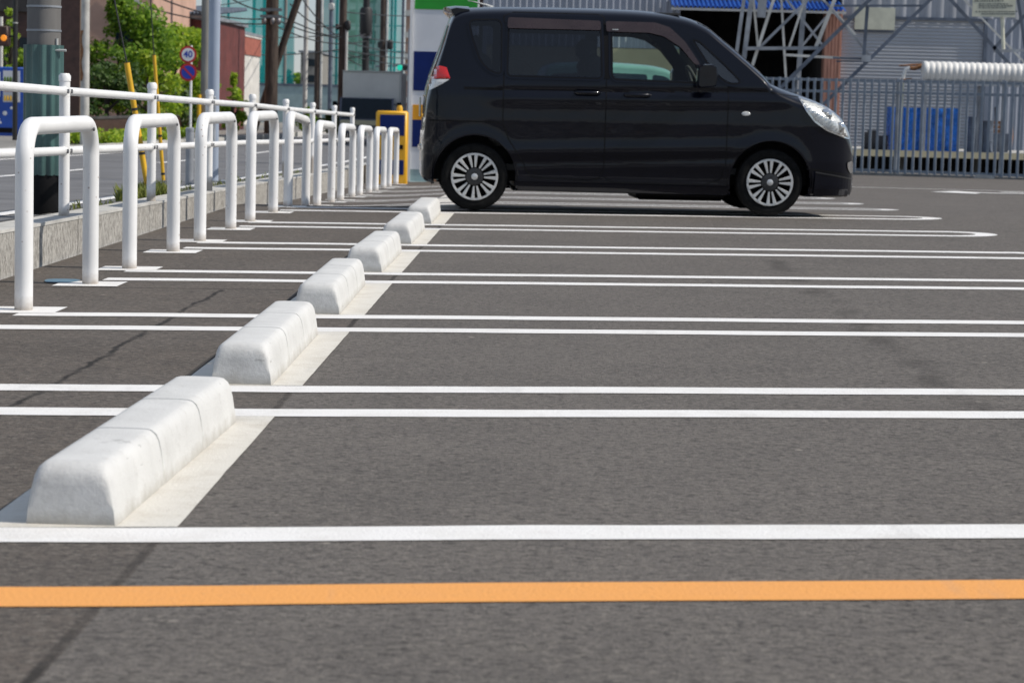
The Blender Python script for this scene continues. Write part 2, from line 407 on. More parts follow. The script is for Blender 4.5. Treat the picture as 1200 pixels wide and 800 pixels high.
M['blue_roof'] = mat('blue_metal_roofing', (.02, .10, .42), .4, var=.12, scale=3)
M['pinkcol'] = mat('pink_painted_column', (.52, .27, .20), .75, var=.15, scale=4, stretch=(2, 2, .4))
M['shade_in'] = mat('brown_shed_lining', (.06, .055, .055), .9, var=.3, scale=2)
M['bluewrap'] = mat('blue_plastic_sheet', (.018, .19, .70), .25, var=.25, scale=7, bump=.05, bscale=6)
M['pvc'] = mat('white_ribbed_plastic', (.78, .77, .74), .5, var=.06, scale=3)
M['rust'] = mat('rusty_metal', (.26, .12, .05), .8, var=.35, scale=14)
M['fence'] = mat('blue_grey_fence_paint', (.24, .28, .335), .5, .25, var=.12, scale=4)
M['plaque'] = mat('cream_plaque', (.62, .62, .50), .6, var=.08, scale=5)
M['ink'] = mat('dark_ink', (.10, .11, .11), .7)
M['sign_red'] = mat('sign_red', (.52, .02, .02), .4, var=.05)
M['sign_blue'] = mat('sign_blue', (.02, .05, .42), .4, var=.05)
M['sign_white'] = mat('sign_white', (.80, .80, .80), .4, var=.03)
M['truck_box'] = mat('grey_cargo_box', (.82, .79, .73), .6, var=.05, scale=2)
M['truck_blue'] = mat('dark_blue_truck_paint', (.02, .03, .075), .3, var=.1, coat=1)
M['darkglass'] = mat('dark_windscreen', (.008, .018, .028), .12, var=.1, spec=.25)
M['trim_cream'] = mat('cream_trim', (.62, .55, .36), .5, var=.05)
M['teal_car'] = carpaint('pale_green_car_paint', (.18, .36, .32))
M['vend_blue'] = mat('blue_machine_paint', (.015, .08, .42), .4, var=.08)
M['leaf_a'] = leafmat('fresh_leaves', (.42, .50, .045), (.14, .27, .022), .5)
M['leaf_b'] = leafmat('mid_green_leaves', (.27, .40, .04), (.075, .175, .018), .45)
M['leaf_d'] = leafmat('dark_leaves', (.085, .15, .022), (.03, .07, .013), .25)
M['leaf_r'] = leafmat('reddish_leaves', (.34, .08, .05), (.2, .05, .03), .3)
M['grass'] = leafmat('grass_blades', (.22, .23, .05), (.11, .15, .03), .3)
M['bark'] = mat('bark', (.06, .045, .035), .9, var=.3, scale=14)
M['teal_lamp'] = emis('green_signal_lamp', (.015, .75, .50), .45)
M['amber'] = emis('amber_lamp', (.95, .30, .02), .6)

# ================================================================== SETTING
def smoothgrid(xs, ys, zf, name, m, wob=None):
    XX, YY = np.meshgrid(xs, ys, indexing='ij'); ZZ = zf(XX, YY)
    b = MB(); b.grid(lambda i, j: (XX[i, j], YY[i, j], ZZ[i, j]), len(xs), len(ys))
    o = b.build(name, m, smooth=60, fixn=False); tag(o, kind='structure'); return o
xs = np.concatenate([np.arange(WX+.012, 6, .25), np.arange(6, 40, 4), [45, 60, 100, 200, 500]])
ys = np.concatenate([[-60, -10, 0, 2], np.arange(3, 40, .5), np.arange(40, 70, 3), [80, 120, 200, 400, 900]])
smoothgrid(xs, ys, zlot, 'parking_lot_ground', M['lot'])
# street side
def street_z(X, Y):
    z = zst(Y)
    z = z-.02+0*X
    return np.where(X > -3.12, zwall(Y)-.015+0*X, z)
sx = np.array([-8.0, -7, -6, -5, -4, -3.3, -3.13])
smoothgrid(sx, ys, lambda X, Y: zst(Y)-.02+0*X, 'street_road', M['road'])
smoothgrid(np.array([-3.13, -2.99, WX-.19]), ys, lambda X, Y: np.where(X < -3.1, zst(Y)-.016, zwall(Y)-.02), 'verge_ground', M['verge'])
smoothgrid(np.array([-500, -100, -40, -14, -10.5, -8.12]), ys, lambda X, Y: zst(Y)+.10+0*X, 'pavement', M['conc_dark'])
b = MB()
for y in np.arange(8, 140, 2.0):
    z = float(zst(y+1)); b.box((-8.06, y+1, z+.02), (.12, 1.985, .2))
tag(b.build('kerb', M['conc']), kind='structure')

# painted lines: strips draped on the ground
def wander(x, sd): return .004*math.sin(x*2.1+sd)+.003*math.sin(x*5.3+2*sd)+.010*math.exp(-((x+1.55+.1*math.sin(sd))/.28)**2)-.006*math.exp(-((x+.8)/.2)**2)
def strip(b, X0, X1, Yf, w, zf=zlot, dz=.0022, step=.12, cut=0):
    n = max(3, int((X1-X0)/step)+1); X = np.linspace(X0, X1, n)
    seed = RNG.uniform(0, 6); k = RNG.normal(0, .0022, (2, n)); k = k*.5+np.roll(k, 1, 1)*.5
    vs = []
    for i in range(n):
        yc = Yf(X[i])+wander(X[i], seed)
        a, c = yc-w/2+k[0, i], yc+w/2+k[1, i]
        vs += [(X[i], a, zf(X[i], a)+dz), (X[i]+(0), c, zf(X[i], c)+dz)]
    b.add(vs, [(2*i, 2*i+2, 2*i+3, 2*i+1) for i in range(n-1)])
SK = .15; LW = .165; XL = -2.17; XE = 2.98
for n in range(0, 12):
    Yf = 4.955+2.52*n; Yn = Yf-.57
    b = MB()
    for Yc in ([Yf, Yn] if n else [Yf]):
        x0 = XL if n else -2.3
        strip(b, x0, XE if n else 6, (lambda X: Yc+SK*(X+.1)), LW)
    if n:   # rounded closed end
        yc = (Yf+Yn)/2; N = 18; vs = []
        ro, ri = .285+LW/2, .285-LW/2
        for i in range(N+1):
            a = -math.pi/2+math.pi*i/N
            for r in (ri, ro):
                x = XE-.002+r*math.cos(a); y = yc+SK*(x+.1)+r*math.sin(a)
                vs.append((x, y, zg(x, y)+.0027))
        b.add(vs, [(2*i, 2*i+1, 2*i+3, 2*i+2) for i in range(N)])
    tag(b.build('bay_marking', M['line'], fixn=False), kind='structure')
b = MB(); strip(b, -3.0+.37, 8, lambda X: 4.338+SK*(X+.1), .172)
tag(b.build('edge_marking', M['orange'], fixn=False), kind='structure')
# painted bands under the wheel stops
SX0, SX1 = -1.175, -.765
for n in range(0, 9):
    Ya = 4.955+2.52*n; Yb = Ya+2.52-.57
    SX0 = -1.172 if n == 0 else -1.147
    def edge(X, Yc, s): return Yc+SK*(X+.1)+s*(LW/2+.001)
    b = MB(); N = 14
    def P(i, j):
        X = SX0+(SX1-SX0)*j/4; t = i/N
        y = edge(X, Ya, 1)*(1-t)+edge(X, Yb, -1)*t
        if j in (0, 4): X += RNG.normal(0, .0006)
        return (X, y, zg(X, y)+.0022)
    b.grid(P, N+1, 5)
    tag(b.build('wheel_stop_band', M['cream'], fixn=False), kind='structure')
# squares painted round the legs of the hoops
HY = [9.86+2.5*i for i in range(10)]; HW = 1.44; HX = -2.18
for i, y0 in enumerate(HY):
    for y in (y0, y0+HW):
        b = MB(); s = .15
        vs = [(HX+a*s, y+c*s+SK*a*s, 0) for a, c in ((-1,-1),(1,-1),(1,1),(-1,1))]
        vs = [(x, yy, zg(x, yy)+.0034) for x, yy, _ in vs]
        b.add(vs, [(0,1,2,3)]); tag(b.build('leg_square_marking', M['line'], fixn=False), kind='structure')
b = MB(); N = 14
pts = [(-2.345+.08*math.cos(a)*(1+.15*math.sin(3*a)), 11.42+.15*math.sin(a)*(1+.2*math.cos(2*a))) for a in np.linspace(0, 2*math.pi, N, endpoint=False)]
b.add([(x, y, zg(x, y)+.0052) for x, y in pts], [tuple(range(N))]); tag(b.build('blue_paint_patch', M['blue_paint'], fixn=False), kind='structure')
# lane line and arrow beyond the bays
b = MB(); strip(b, 3.2, 30, lambda X: 35.6-.25*(X-4), .14, dz=.005, step=.4)
def gp(px, py, Y): p = at(px, py, Y); return (p[0], Y, zg(p[0], Y)+.009)
xa = float(at(1090, 225, 33)[0])
for q in ([(xa, 33.0), (xa+.5, 32.3), (xa+.75, 33.1), (xa+.5, 33.9)], [(xa+.7, 32.9), (xa+1.6, 32.75), (xa+1.6, 33.05), (xa+.7, 33.25)],
          [(xa+1.15, 33.7), (xa+3.0, 33.0), (xa+3.0, 33.5), (xa+1.15, 34.1)]):
    b.add([(x, y, zg(x, y)+.009) for x, y in q], [tuple(range(len(q)))])
tag(b.build('lane_marking', M['line'], fixn=False), kind='structure')
b = MB()
for X in (-3.38, -7.75):
    n = 120; Y = np.linspace(4, 120, n)
    b.add([p for y in Y for p in ((X-.065, y, zst(y)-.015), (X+.065, y, zst(y)-.015))], [(2*i, 2*i+1, 2*i+3, 2*i+2) for i in range(n-1)])
for y0 in np.arange(14, 110, 10):
    b.add([(-5.66, y0, zst(y0)-.015), (-5.54, y0, zst(y0)-.015), (-5.54, y0+5, zst(y0+5)-.015), (-5.66, y0+5, zst(y0+5)-.015)], [(0,1,2,3)])
tag(b.build('street_marking', M['line'], fixn=False), kind='structure')

# ================================================================== KERB WALL AND PIPE FENCE
t = thing('kerb_wall', 'long low stone kerb wall with scraped face under the white pipe fence', 'wall', (WX-.1, 8, float(zwall(8))-.3))
o = off(t.location); b = MB(); c = MB()
y = 6.2
while y < 60:
    L = 2.4; z0, z1 = float(zwall(y)), float(zwall(y+L)); yb = y+L-.014
    def q(x, yy, z): return o((x, yy, z))
    for bb, lo, hi, x0, x1 in ((b, None, -.016, WX-.19, WX), (c, -.016, 0, WX-.20, WX+.004)):
        vs = []
        for yy, zz in ((y, z0), (yb, z1)):
            zl = min(zg(WX, yy), zz)-.12 if lo is None else zz+lo
            vs += [q(x0, yy, zl), q(x1, yy, zl), q(x1, yy, zz+hi-(.0 if lo is None else 0)), q(x0, yy, zz+hi)]
        bb.add(vs, [(0,1,2,3),(7,6,5,4),(0,4,5,1),(1,5,6,2),(2,6,7,3),(3,7,4,0)])
    y += L
b.build('stone_block', M['stone'], t); c.build('wall_cap', M['conc'], t)
d = MB()
for k in range(int((60-6.2)/2.4)):
    yy = 6.2+2.4*(k+1)-.007; d.box(o((WX-.098, yy, float(zwall(yy))-.16)), (.16, .02, .28))
d.build('joint_mortar', M['conc_dark'], t)

PY = [13.4+2.72*i for i in range(-3, 8)]
PX = lambda y: float(np.interp(y, [0, 13.4, 16.1, 18.8, 21.6, 32.4], [-2.74, -2.737, -2.70, -2.70, -2.70, -2.70]))
t = thing('pipe_fence', 'white two-rail pipe fence standing on the stone kerb wall', 'fence', (PX(13.4), 13.4, float(zwall(13.4))))
o = off(t.location)
pz = lambda y: float(zwall(y))
for y in PY:
    x = PX(y); z = pz(y); b = MB()
    b.tube([o((x, y, z-.02)), o((x, y, z+.755)), o((x, y, z+.757)), o((x, y, z+.785)), o((x, y, z+.80))], [.0303, .0303, .034, .034, .024], 20)
    b.lathe([(.034, -.001), (.034, .004)], o((x, y, z)), n=16)
    p = b.build('fence_post', M['white_pipe'], t, 40)
    e = MB()
    for h in (.70, .365):
        for dy in (-.05, .05): e.lathe([(.013, -.03), (.013, .031)], o((x+.004, y+dy, z+h)), 'X', 10)
    e.build('clamp_bolt', M['bolt'], p, 40)
for h in (.70, .365):
    b = MB(); pts = [o((PX(y), y, pz(y)+h)) for y in np.linspace(PY[0]-.6, PY[-1], 60)]
    b.tube(pts, .0243, 16)
    for y in PY: b.tube([o((PX(yy), yy, pz(yy)+h)) for yy in (y-.085, y-.02, y+.02, y+.085)], .0268, 16)
    b.build('fence_rail', M['white_pipe'], t, 40)

# ================================================================== HOOP BARRIERS
def hoop_pts(w, h, r, n=8):
    pts = [(0, 0, -.05), (0, 0, .25), (0, 0, h-r)]
    for i in range(1, n+1): a = math.pi/2*i/n; pts.append((0, r-r*math.cos(a), h-r+r*math.sin(a)))
    pts.append((0, w/2, h))
    for i in range(0, n+1): a = math.pi/2*i/n; pts.append((0, w-r+r*math.sin(a), h-r+r*math.cos(a)))
    pts += [(0, w, .25), (0, w, -.05)]
    return pts
h0 = thing('hoop_barrier', '', 'barrier')
b = MB(); b.tube(hoop_pts(HW, .765, .15), .0382, 28); b.build('hoop_pipe', M['white_pipe'], h0, 50)
b = MB(); b.lathe([(.009, -.004), (.009, .003), (.005, .005)], (.0375, HW-.13, .74), 'X', 12); b.build('plug', M['bolt'], h0, 40)
HL = ['white tubular hoop barrier standing first in the row, beside the blue paint patch',
      'white hoop barrier second in the row, in front of the yellow guy-wire guard tube',
      'white hoop barrier third in the row, in front of the grey bollard by the street',
      'white hoop barrier fourth in the row, just past the pale blue-grey steel pole',
      'white hoop barrier fifth in the row along the kerb wall',
      'white hoop barrier sixth in the row, fifth from the ticket machine end',
      'white hoop barrier seventh in the row, in front of the small truck',
      'white hoop barrier eighth in the row, at the end of the pipe fence',
      'white hoop barrier ninth in the row, overlapping the left edge of the yellow ticket machine',
      'farthest white hoop barrier, last of the row, standing before the yellow ticket machine']
for i, y0 in enumerate(HY):
    h = h0 if i == 0 else copy_tree(h0)
    za, zb = zg(HX, y0), zg(HX, y0+HW)
    h.location = (HX, y0, za); h.rotation_euler = (math.atan2(zb-za, HW), 0, 0)
    tag(h, HL[i], 'barrier', 'white hoop barriers along the kerb wall')

# ================================================================== WHEEL STOPS
def stop_mesh():
    """three blocks butted end to end, with shallow joints; length along Y"""
    L, wb, wt, hh = 1.66, .196, .118, .128
    prof = []                                  # half section, from base to top centre
    prof = [(wb/2, 0), (wb/2-.003, .03), (wb/2-.009, .075), (wb/2-.015, .102), (wb/2-.022, .116), (wb/2-.033, .1255), (wb/2-.045, hh), (wt/4, hh+.001), (0, hh+.001)]
    full = prof+[(-a, z) for a, z in prof[-2::-1]]
    ys_ = []
    def sc(y):      # end rounding and the joints
        e = min(y, L-y)
        k = 1.0; zt = 1.0
        if e < .05:
            q = 1-e/.05; zt = .66+.34*math.sqrt(max(0, 1-q**2.2))
        k = 1-.04*max(0, 1-e/.03)**2
        return k, zt
    yl = list(np.concatenate([np.linspace(0, .05, 16), np.linspace(.065, L-.065, 30), L-np.linspace(.05, 0, 16)]))
    for j in (L/3, 2*L/3): yl += [j-.007, j-.0035, j+.0035, j+.007]
    yl = sorted(yl); b = MB(); n = len(full); vs = []
    for y in yl:
        k, zt = sc(y); g = 0
        for j in (L/3, 2*L/3):
            if abs(y-j) < .005: g = .012
        for a, z in full:
            zz = min(z, z*zt) if z > .03 else z
            vs.append((a*k-(math.copysign(g*min(1, z/.06), a) if abs(a) > .03 else 0), y, max(0, zz-(g if z > .1 else 0))))
    fs = [(i*n+j, i*n+j+1, (i+1)*n+j+1, (i+1)*n+j) for i in range(len(yl)-1) for j in range(n-1)]
    for base, rev in ((0, 1), ((len(yl)-1)*n, -1)):       # flat end faces with an inset, so the shading stays flat
        cz = max(v[2] for v in vs[base:base+n])*.5; o2 = len(vs)
        for v in vs[base:base+n]: vs.append((v[0]*.88, v[1], cz+(v[2]-cz)*.88))
        for k in range(n): fs.append((base+k, base+(k+1) % n, o2+(k+1) % n, o2+k)[::rev])
        fs.append(tuple(o2+k for k in range(n))[::rev])
    b.add(vs, fs); return b
s0 = stop_mesh().build('wheel_stop', M['stop'], smooth=48)
SL = ['white concrete wheel stop next to the orange line, first and largest of the row',
      'white concrete wheel stop second from the orange line, its near end painted a shaded, stained grey',
      'white concrete wheel stop third from the orange line, with a weed at its side',
      'white concrete wheel stop fourth from the orange line',
      'white concrete wheel stop fifth from the orange line, last but one before the van',
      'white concrete wheel stop just in front of the rear wheel of the black van']
for i in range(6):
    s = s0 if i == 0 else s0.copy()
    if i: C.objects.link(s)
    y = 4.935+2.52*i
    if i == 0: y = 4.935
    SXC = (-.990, -.957, -.965, -.965, -.957, -.958)[i]
    s.location = (SXC, y, zg(SXC, y)+.003); s.rotation_euler = (math.atan2(zg(SXC, y+1.66)-zg(SXC, y), 1.66), 0, (-.021 if i == 0 else RNG.normal(0, .005)))
    tag(s, SL[i], 'wheel stop', 'white wheel stops at the heads of the bays')
# a weed growing at the foot of the third stop
b = MB()
for k in range(9):
    a = random.uniform(0, 6.28); L = random.uniform(.012, .032); d = Vector((math.cos(a), math.sin(a), 1.6)).normalized()*L; w = Vector((-math.sin(a), math.cos(a), 0))*.0025
    p = Vector((random.uniform(-.01, .01), random.uniform(-.015, .015), 0)); b.add([p-w*.4, p+w*.4, p+d*.6+w, p+d, p+d*.6-w], [(0,1,2,3,4)])
w = b.build('weed', M['grass'], fixn=False); w.location = (-.885, 10.5, zg(-.88, 10.5)+.005)
tag(w, 'small green weed growing at the foot of a wheel stop', 'plant')

# ================================================================== CARS (lofted shells)
def pchip(xk, yk, x):
    xk = np.array(xk, float); yk = np.array(yk, float); h = np.diff(xk); dl = np.diff(yk)/h
    m = np.zeros_like(yk); m[0] = dl[0]; m[-1] = dl[-1]
    for i in range(1, len(xk)-1):
        if dl[i-1]*dl[i] > 0:
            w1 = 2*h[i]+h[i-1]; w2 = h[i]+2*h[i-1]; m[i] = (w1+w2)/(w1/dl[i-1]+w2/dl[i])
    i = np.clip(np.searchsorted(xk, x)-1, 0, len(xk)-2); t = (x-xk[i])/h[i]
    return (1+2*t)*(1-t)**2*yk[i]+t*(1-t)**2*h[i]*m[i]+t*t*(3-2*t)*yk[i+1]+t*t*(t-1)*h[i]*m[i+1]
class Shell:
    """a car body as stations along x; y to the far side, z up; x=0 at the rear axle"""
    def __init__(s, top, bot, plan, wz, wheels, archr, crease=True):
        s.top, s.bot, s.plan, s.wz, s.wheels, s.archr, s.crease = top, bot, plan, wz, wheels, archr, crease
        s.P, s.Q = .5, .9
    def zt(s, x): return pchip(*zip(*s.top), x)
    def zb(s, x): return pchip(*zip(*s.bot), x)
    def zs(s, x):
        zt, zb = s.zt(x), s.zb(x)
        rc = np.interp(x, [-.43, -.25, -.1, 1.4, 1.9, 2.5, 3.0, 3.2], [.25, .10, .105, .105, .10, .12, .15, .22])
        return zt-np.minimum(rc, .55*(zt-zb))
    def w(s, x, z):
        w = np.interp(z, *zip(*s.wz))*pchip(*zip(*s.plan), x)
        for hx, hz in s.wheels:
            r = np.hypot(x-hx, z-hz); w = w+.006*np.exp(-((r-s.archr-.01)/.045)**2)*(z < hz+.5)
        if s.crease:
            inx = sstep(-.02, .35, x)*(1-sstep(2.35, 2.75, x))
            zc = .985+.012*x
            w = w-.015*inx*np.exp(-((z-zc)/.02)**2)+.009*inx*np.exp(-((z-zc+.06)/.05)**2)
            zd = .40+.055*x*.6
            w = w-.010*inx*sstep(.5, .33, z)*sstep(.20, .30, z)-.012*inx*np.exp(-((z-zd)/.03)**2)+.008*inx*np.exp(-((z-zd-.09)/.05)**2)
        return w
    def y(s, x, z):
        zs, zt = float(s.zs(x)), float(s.zt(x))
        if z <= zs: return float(s.w(x, z))
        q = min(1, max(0, (z-zs)/(zt-zs))); sn = q**(1/s.Q); cs = math.sqrt(max(0, 1-sn*sn))
        return float(s.w(x, zs))*cs**s.P
    def z(s, x, y):
        zs, zt = float(s.zs(x)), float(s.zt(x)); c = min(1, abs(y)/float(s.w(x, zs)))**(1/s.P)
        return zs+(zt-zs)*math.sqrt(max(0, 1-c*c))**s.Q
    def body(s, xs, holes, screen, nz=64, nt=14):
        rows = []
        for x in xs:
            zb, zs, zt = float(s.zb(x)), float(s.zs(x)), float(s.zt(x)); r = []
            w0 = float(s.w(x, zb+.03))
            for f in (0, .35, .7, .94): r.append((w0*f, zb))
            for k in range(nz+1):
                z = zb+.02+(zs-zb-.02)*k/nz; r.append((float(s.w(x, z)), z))
            ws = float(s.w(x, zs))
            for k in range(1, nt+1):
                a = math.pi/2*k/nt; r.append((ws*max(0, math.cos(a))**s.P if k < nt else 0, zs+(zt-zs)*math.sin(a)**s.Q))
            rows.append(r)
        b = MB(); n = len(rows[0])
        for sg in (-1, 1):
            vs = [(xs[i], sg*rows[i][j][0], rows[i][j][1]) for i in range(len(xs)) for j in range(n)]
            fs = []
            for i in range(len(xs)-1):
                for j in range(n-1):
                    cx = (xs[i]+xs[i+1])/2; cz = sum(rows[a][c][1] for a in (i, i+1) for c in (j, j+1))/4; cy = (rows[i][j][0]+rows[i+1][j+1][0])/2
                    if any(math.hypot(cx-hx, cz-hz) < s.archr for hx, hz in s.wheels) and cy > .35: continue
                    if 4 <= j < nz+4+5 and any(inpoly(cx, cz, h) for h in holes): continue
                    if screen and screen(cx, cy, cz, float(s.w(cx, cz))): continue
                    q = (i*n+j, i*n+j+1, (i+1)*n+j+1, (i+1)*n+j); fs.append(q if sg > 0 else q[::-1])
            for i in (0, len(xs)-1): fs.append(tuple(i*n+j for j in range(n)))
            b.add(vs, fs)
        return b
    def patch(s, poly, dy, sides=(-1,), cell=.03, thick=0, bulge=0):
        """a piece of the skin bounded by an (x,z) outline, lifted dy off it"""
        b = MB(); xs_ = [p[0] for p in poly]; zs_ = [p[1] for p in poly]
        cx, cz = sum(xs_)/len(poly), sum(zs_)/len(poly)
        for sg in sides:
            x = min(xs_)
            while x < max(xs_):
                z = min(zs_)
                while z < max(zs_):
                    q = clipcell(poly, x, x+cell, z, z+cell)
                    if len(q) >= 3:
                        vs = []
                        for a, c in q:
                            e = edgedist(a, c, poly) if bulge else 0
                            vs.append((a, sg*(s.y(a, c)+dy+(bulge*min(1, e/.05)**.6 if bulge else 0)), c))
                        b.add(vs, [tuple(range(len(q)))])
                    z += cell
                x += cell
        return b
    def ring(s, poly, wo, wi, dy, sides=(-1,), step=.03):
        pl = densify(poly, step); n = len(pl); b = MB()
        ar = sum(pl[i][0]*pl[(i+1) % n][1]-pl[(i+1) % n][0]*pl[i][1] for i in range(n)); sgn = 1 if ar > 0 else -1
        for sg in sides:
            vs = []
            for i in range(n):
                a, c = pl[i-1], pl[(i+1) % n]; tx, tz = c[0]-a[0], c[1]-a[1]; l = math.hypot(tx, tz) or 1; nx, nz = tz/l*sgn, -tx/l*sgn
                for d in (wo, -wi):
                    x, z = pl[i][0]+nx*d, pl[i][1]+nz*d; vs.append((x, sg*(s.y(x, z)+dy), z))
            b.add(vs, [(2*i, 2*i+1, 2*((i+1) % n)+1, 2*((i+1) % n)) for i in range(n)])
        return b
    def seam(s, pts, w, dy, sides=(-1, 1), step=.03):
        b = MB(); pl = densify(pts, step, closed=False); n = len(pl)
        for sg in sides:
            vs = []
            for i in range(n):
                a, c = pl[max(0, i-1)], pl[min(n-1, i+1)]; tx, tz = c[0]-a[0], c[1]-a[1]; l = math.hypot(tx, tz) or 1
                for d in (-w/2, w/2):
                    x, z = pl[i][0]-tz/l*d, pl[i][1]+tx/l*d; vs.append((x, sg*(s.y(x, z)+dy), z))
            b.add(vs, [(2*i, 2*i+1, 2*i+3, 2*i+2) for i in range(n-1)])
        return b
def inpoly(x, z, P):
    c = False; n = len(P)
    for i in range(n):
        (a, b_), (d, e) = P[i], P[i-1]
        if (b_ > z) != (e > z) and x < (d-a)*(z-b_)/(e-b_)+a: c = not c
    return c
def edgedist(x, z, P):
    m = 9
    for i in range(len(P)):
        (a, b_), (c, d) = P[i-1], P[i]; l = (c-a)**2+(d-b_)**2 or 1e-9; t = min(1, max(0, ((x-a)*(c-a)+(z-b_)*(d-b_))/l)); m = min(m, math.hypot(x-a-t*(c-a), z-b_-t*(d-b_)))
    return m
def clipcell(P, x0, x1, z0, z1):
    for ax, lim, sg in ((0, x0, 1), (0, x1, -1), (1, z0, 1), (1, z1, -1)):
        Q = []
        for i in range(len(P)):
            a, b_ = P[i-1], P[i]; da, db = sg*(a[ax]-lim), sg*(b_[ax]-lim)
            if da >= 0: Q.append(a)
            if (da > 0 > db) or (da < 0 < db):
                t = da/(da-db); Q.append((a[0]+(b_[0]-a[0])*t, a[1]+(b_[1]-a[1])*t))
        P = Q
        if len(P) < 3: return []
    # drop repeats
    o = [];
    for p in P:
        if not o or abs(p[0]-o[-1][0])+abs(p[1]-o[-1][1]) > 1e-6: o.append(p)
    return o if len(o) >= 3 else []
def densify(P, step, closed=True):
    o = []; n = len(P)
    for i in range(n if closed else n-1):
        a, b_ = P[i], P[(i+1) % n]; k = max(1, int(math.hypot(b_[0]-a[0], b_[1]-a[1])/step))
        for j in range(k): o.append((a[0]+(b_[0]-a[0])*j/k, a[1]+(b_[1]-a[1])*j/k))
    if not closed: o.append(P[-1])
    return o
def rounded(P, r, n=5):
    o = []
    for i in range(len(P)):
        p, a, b_ = Vector(P[i]), Vector(P[i-1]), Vector(P[(i+1) % len(P)])
        u, v = (a-p), (b_-p); q = min(r, u.length*.45, v.length*.45); A, B = p+u.normalized()*q, p+v.normalized()*q
        for k in range(n+1):
            t = k/n; o.append(tuple(A*(1-t)**2+p*2*t*(1-t)+B*t*t))
    return o
def wheel_parts(parent, x, y, z, sg, r=.278, rr=.197):
    """sg -1: outer face looks to -y"""
    hub = MB(); hub.lathe([(r-.05, -.08), (r-.05, .05)], (x, y, z), 'Y', 40); wp = hub.build('wheel', M['drum'], parent, 40)
    t = MB(); prof = [(rr+.003, -.075), (rr+.02, -.088), (r-.03, -.09), (r-.008, -.078), (r, -.05), (r+.001, 0), (r, .05), (r-.008, .078), (r-.03, .09), (rr, .08)]
    t.lathe(prof, (x, y, z), 'Y', 56); t.build('tyre', M['rubber'], wp, 45)
    f = lambda d: y+sg*d
    rim = MB()
    N = 56; vs = []
    for rad, d in ((rr-.016, .086), (rr-.013, .094), (rr+.002, .094), (rr+.005, .086)):
        for k in range(N):
            a = 2*math.pi*k/N; vs.append((x+rad*math.cos(a), f(d), z+rad*math.sin(a)))
    rim.add(vs, [(i*N+k, i*N+(k+1) % N, (i+1)*N+(k+1) % N, (i+1)*N+k) for i in range(3) for k in range(N)])
    for k in range(8):
        for da in (-.155, .155):
            a = 2*math.pi*k/8+.1+da*1.05; a2 = 2*math.pi*k/8+.1+da*1.02
            p0 = Vector((x+.078*math.cos(a), f(.088), z+.078*math.sin(a))); p1 = Vector((x+(rr-.012)*math.cos(a2), f(.09), z+(rr-.012)*math.sin(a2)))
            t_ = (p1-p0).normalized(); e = Vector((-t_.z, 0, t_.x)); D = Vector((0, sg*.007, 0))
            w0, w1 = .0075, .0165
            rim.add([p0-e*w0, p0+e*w0, p1+e*w1, p1-e*w1, p0-e*w0*.6+D, p0+e*w0*.6+D, p1+e*w1*.75+D, p1-e*w1*.75+D],
                    [(4,5,6,7),(0,1,5,4),(1,2,6,5),(2,3,7,6),(3,0,4,7)])
    ro = rim.build('rim', M['alloy'], wp, 30)
    h = MB(); pr = [(.075, .084), (.07, .093), (.045, .097), (.03, .097)]
    h.lathe([(a, sg*d) for a, d in pr], (x, y, z), 'Y', 28)
    for k in range(5):
        a = 2*math.pi*k/5; h.lathe([(.009, sg*.09), (.008, sg*.102)], (x+.052*math.cos(a), y, z+.052*math.sin(a)), 'Y', 8)
    h.build('hub_plate', M['gunmetal'], wp, 40)
    c = MB(); c.lathe([(.027, sg*.095), (.026, sg*.101), (.016, sg*.105)], (x, y, z), 'Y', 24); c.build('centre_cap', M['alloy'], wp, 40)

def liner(b, hx, hz, r, y0, y1, sg):
    """dark dome inside a wheel arch"""
    N = 30; vs = []
    for y in (y0, y1):
        for k in range(N+1):
            a = -.12+(math.pi+.24)*k/N; vs.append((hx+r*math.cos(a), sg*y, hz+r*math.sin(a)))
    b.add(vs, [(k, k+1, N+2+k, N+1+k) for k in range(N)]+[tuple(range(N+1, 2*N+2))])

VTOP = [(-.435, .60), (-.425, .745), (-.407, .975), (-.378, 1.088), (-.318, 1.262), (-.261, 1.43), (-.215, 1.575), (-.18, 1.635), (-.10, 1.668), (0, 1.679), (.32, 1.690), (.96, 1.694), (1.283, 1.689), (1.52, 1.674),
        (1.739, 1.640), (1.9, 1.578), (2.052, 1.464), (2.228, 1.323), (2.367, 1.205), (2.476, 1.105), (2.614, 1.050), (2.735, 1.014), (2.904, .956), (3.031, .898), (3.13, .822), (3.19, .735), (3.222, .65), (3.238, .55)]
VBOT = [(-.435, .27), (-.40, .235), (-.2, .205), (.3, .170), (2.1, .162), (2.8, .165), (3.15, .165), (3.21, .18), (3.238, .22)]
VPLAN = [(-.435, .80), (-.42, .875), (-.39, .93), (-.34, .97), (-.2, .997), (0, 1), (2.4, 1), (2.75, .985), (2.95, .945), (3.08, .885), (3.16, .80), (3.205, .71), (3.238, .58)]
VW = [(.1, .735), (.17, .752), (.24, .785), (.45, .806), (.75, .812), (.95, .806), (1.08, .792), (1.3, .745), (1.5, .697), (1.62, .66), (1.8, .62)]
van = Shell(VTOP, VBOT, VPLAN, VW, [(0, .283), (2.45, .283)], .345)
def frame(px1, py1, px2, py2, Yr, s):
    pass
SV = R(4.0)
VO = (-.671, 20.39, zg(-.6, 19.6)+.012)
V = thing('parked_van', 'black high-roofed compact van parked side-on across the bays', 'van', VO, rz=SV)
V.rotation_euler = (0, -.0035, SV)
W_RQ = [(-.072, 1.562), (.205, 1.572), (.205, 1.118), (.11, 1.146), (.03, 1.222), (-.035, 1.400)]
W_SL = [(.262, 1.575), (1.02, 1.566), (1.034, 1.104), (.250, 1.108)]
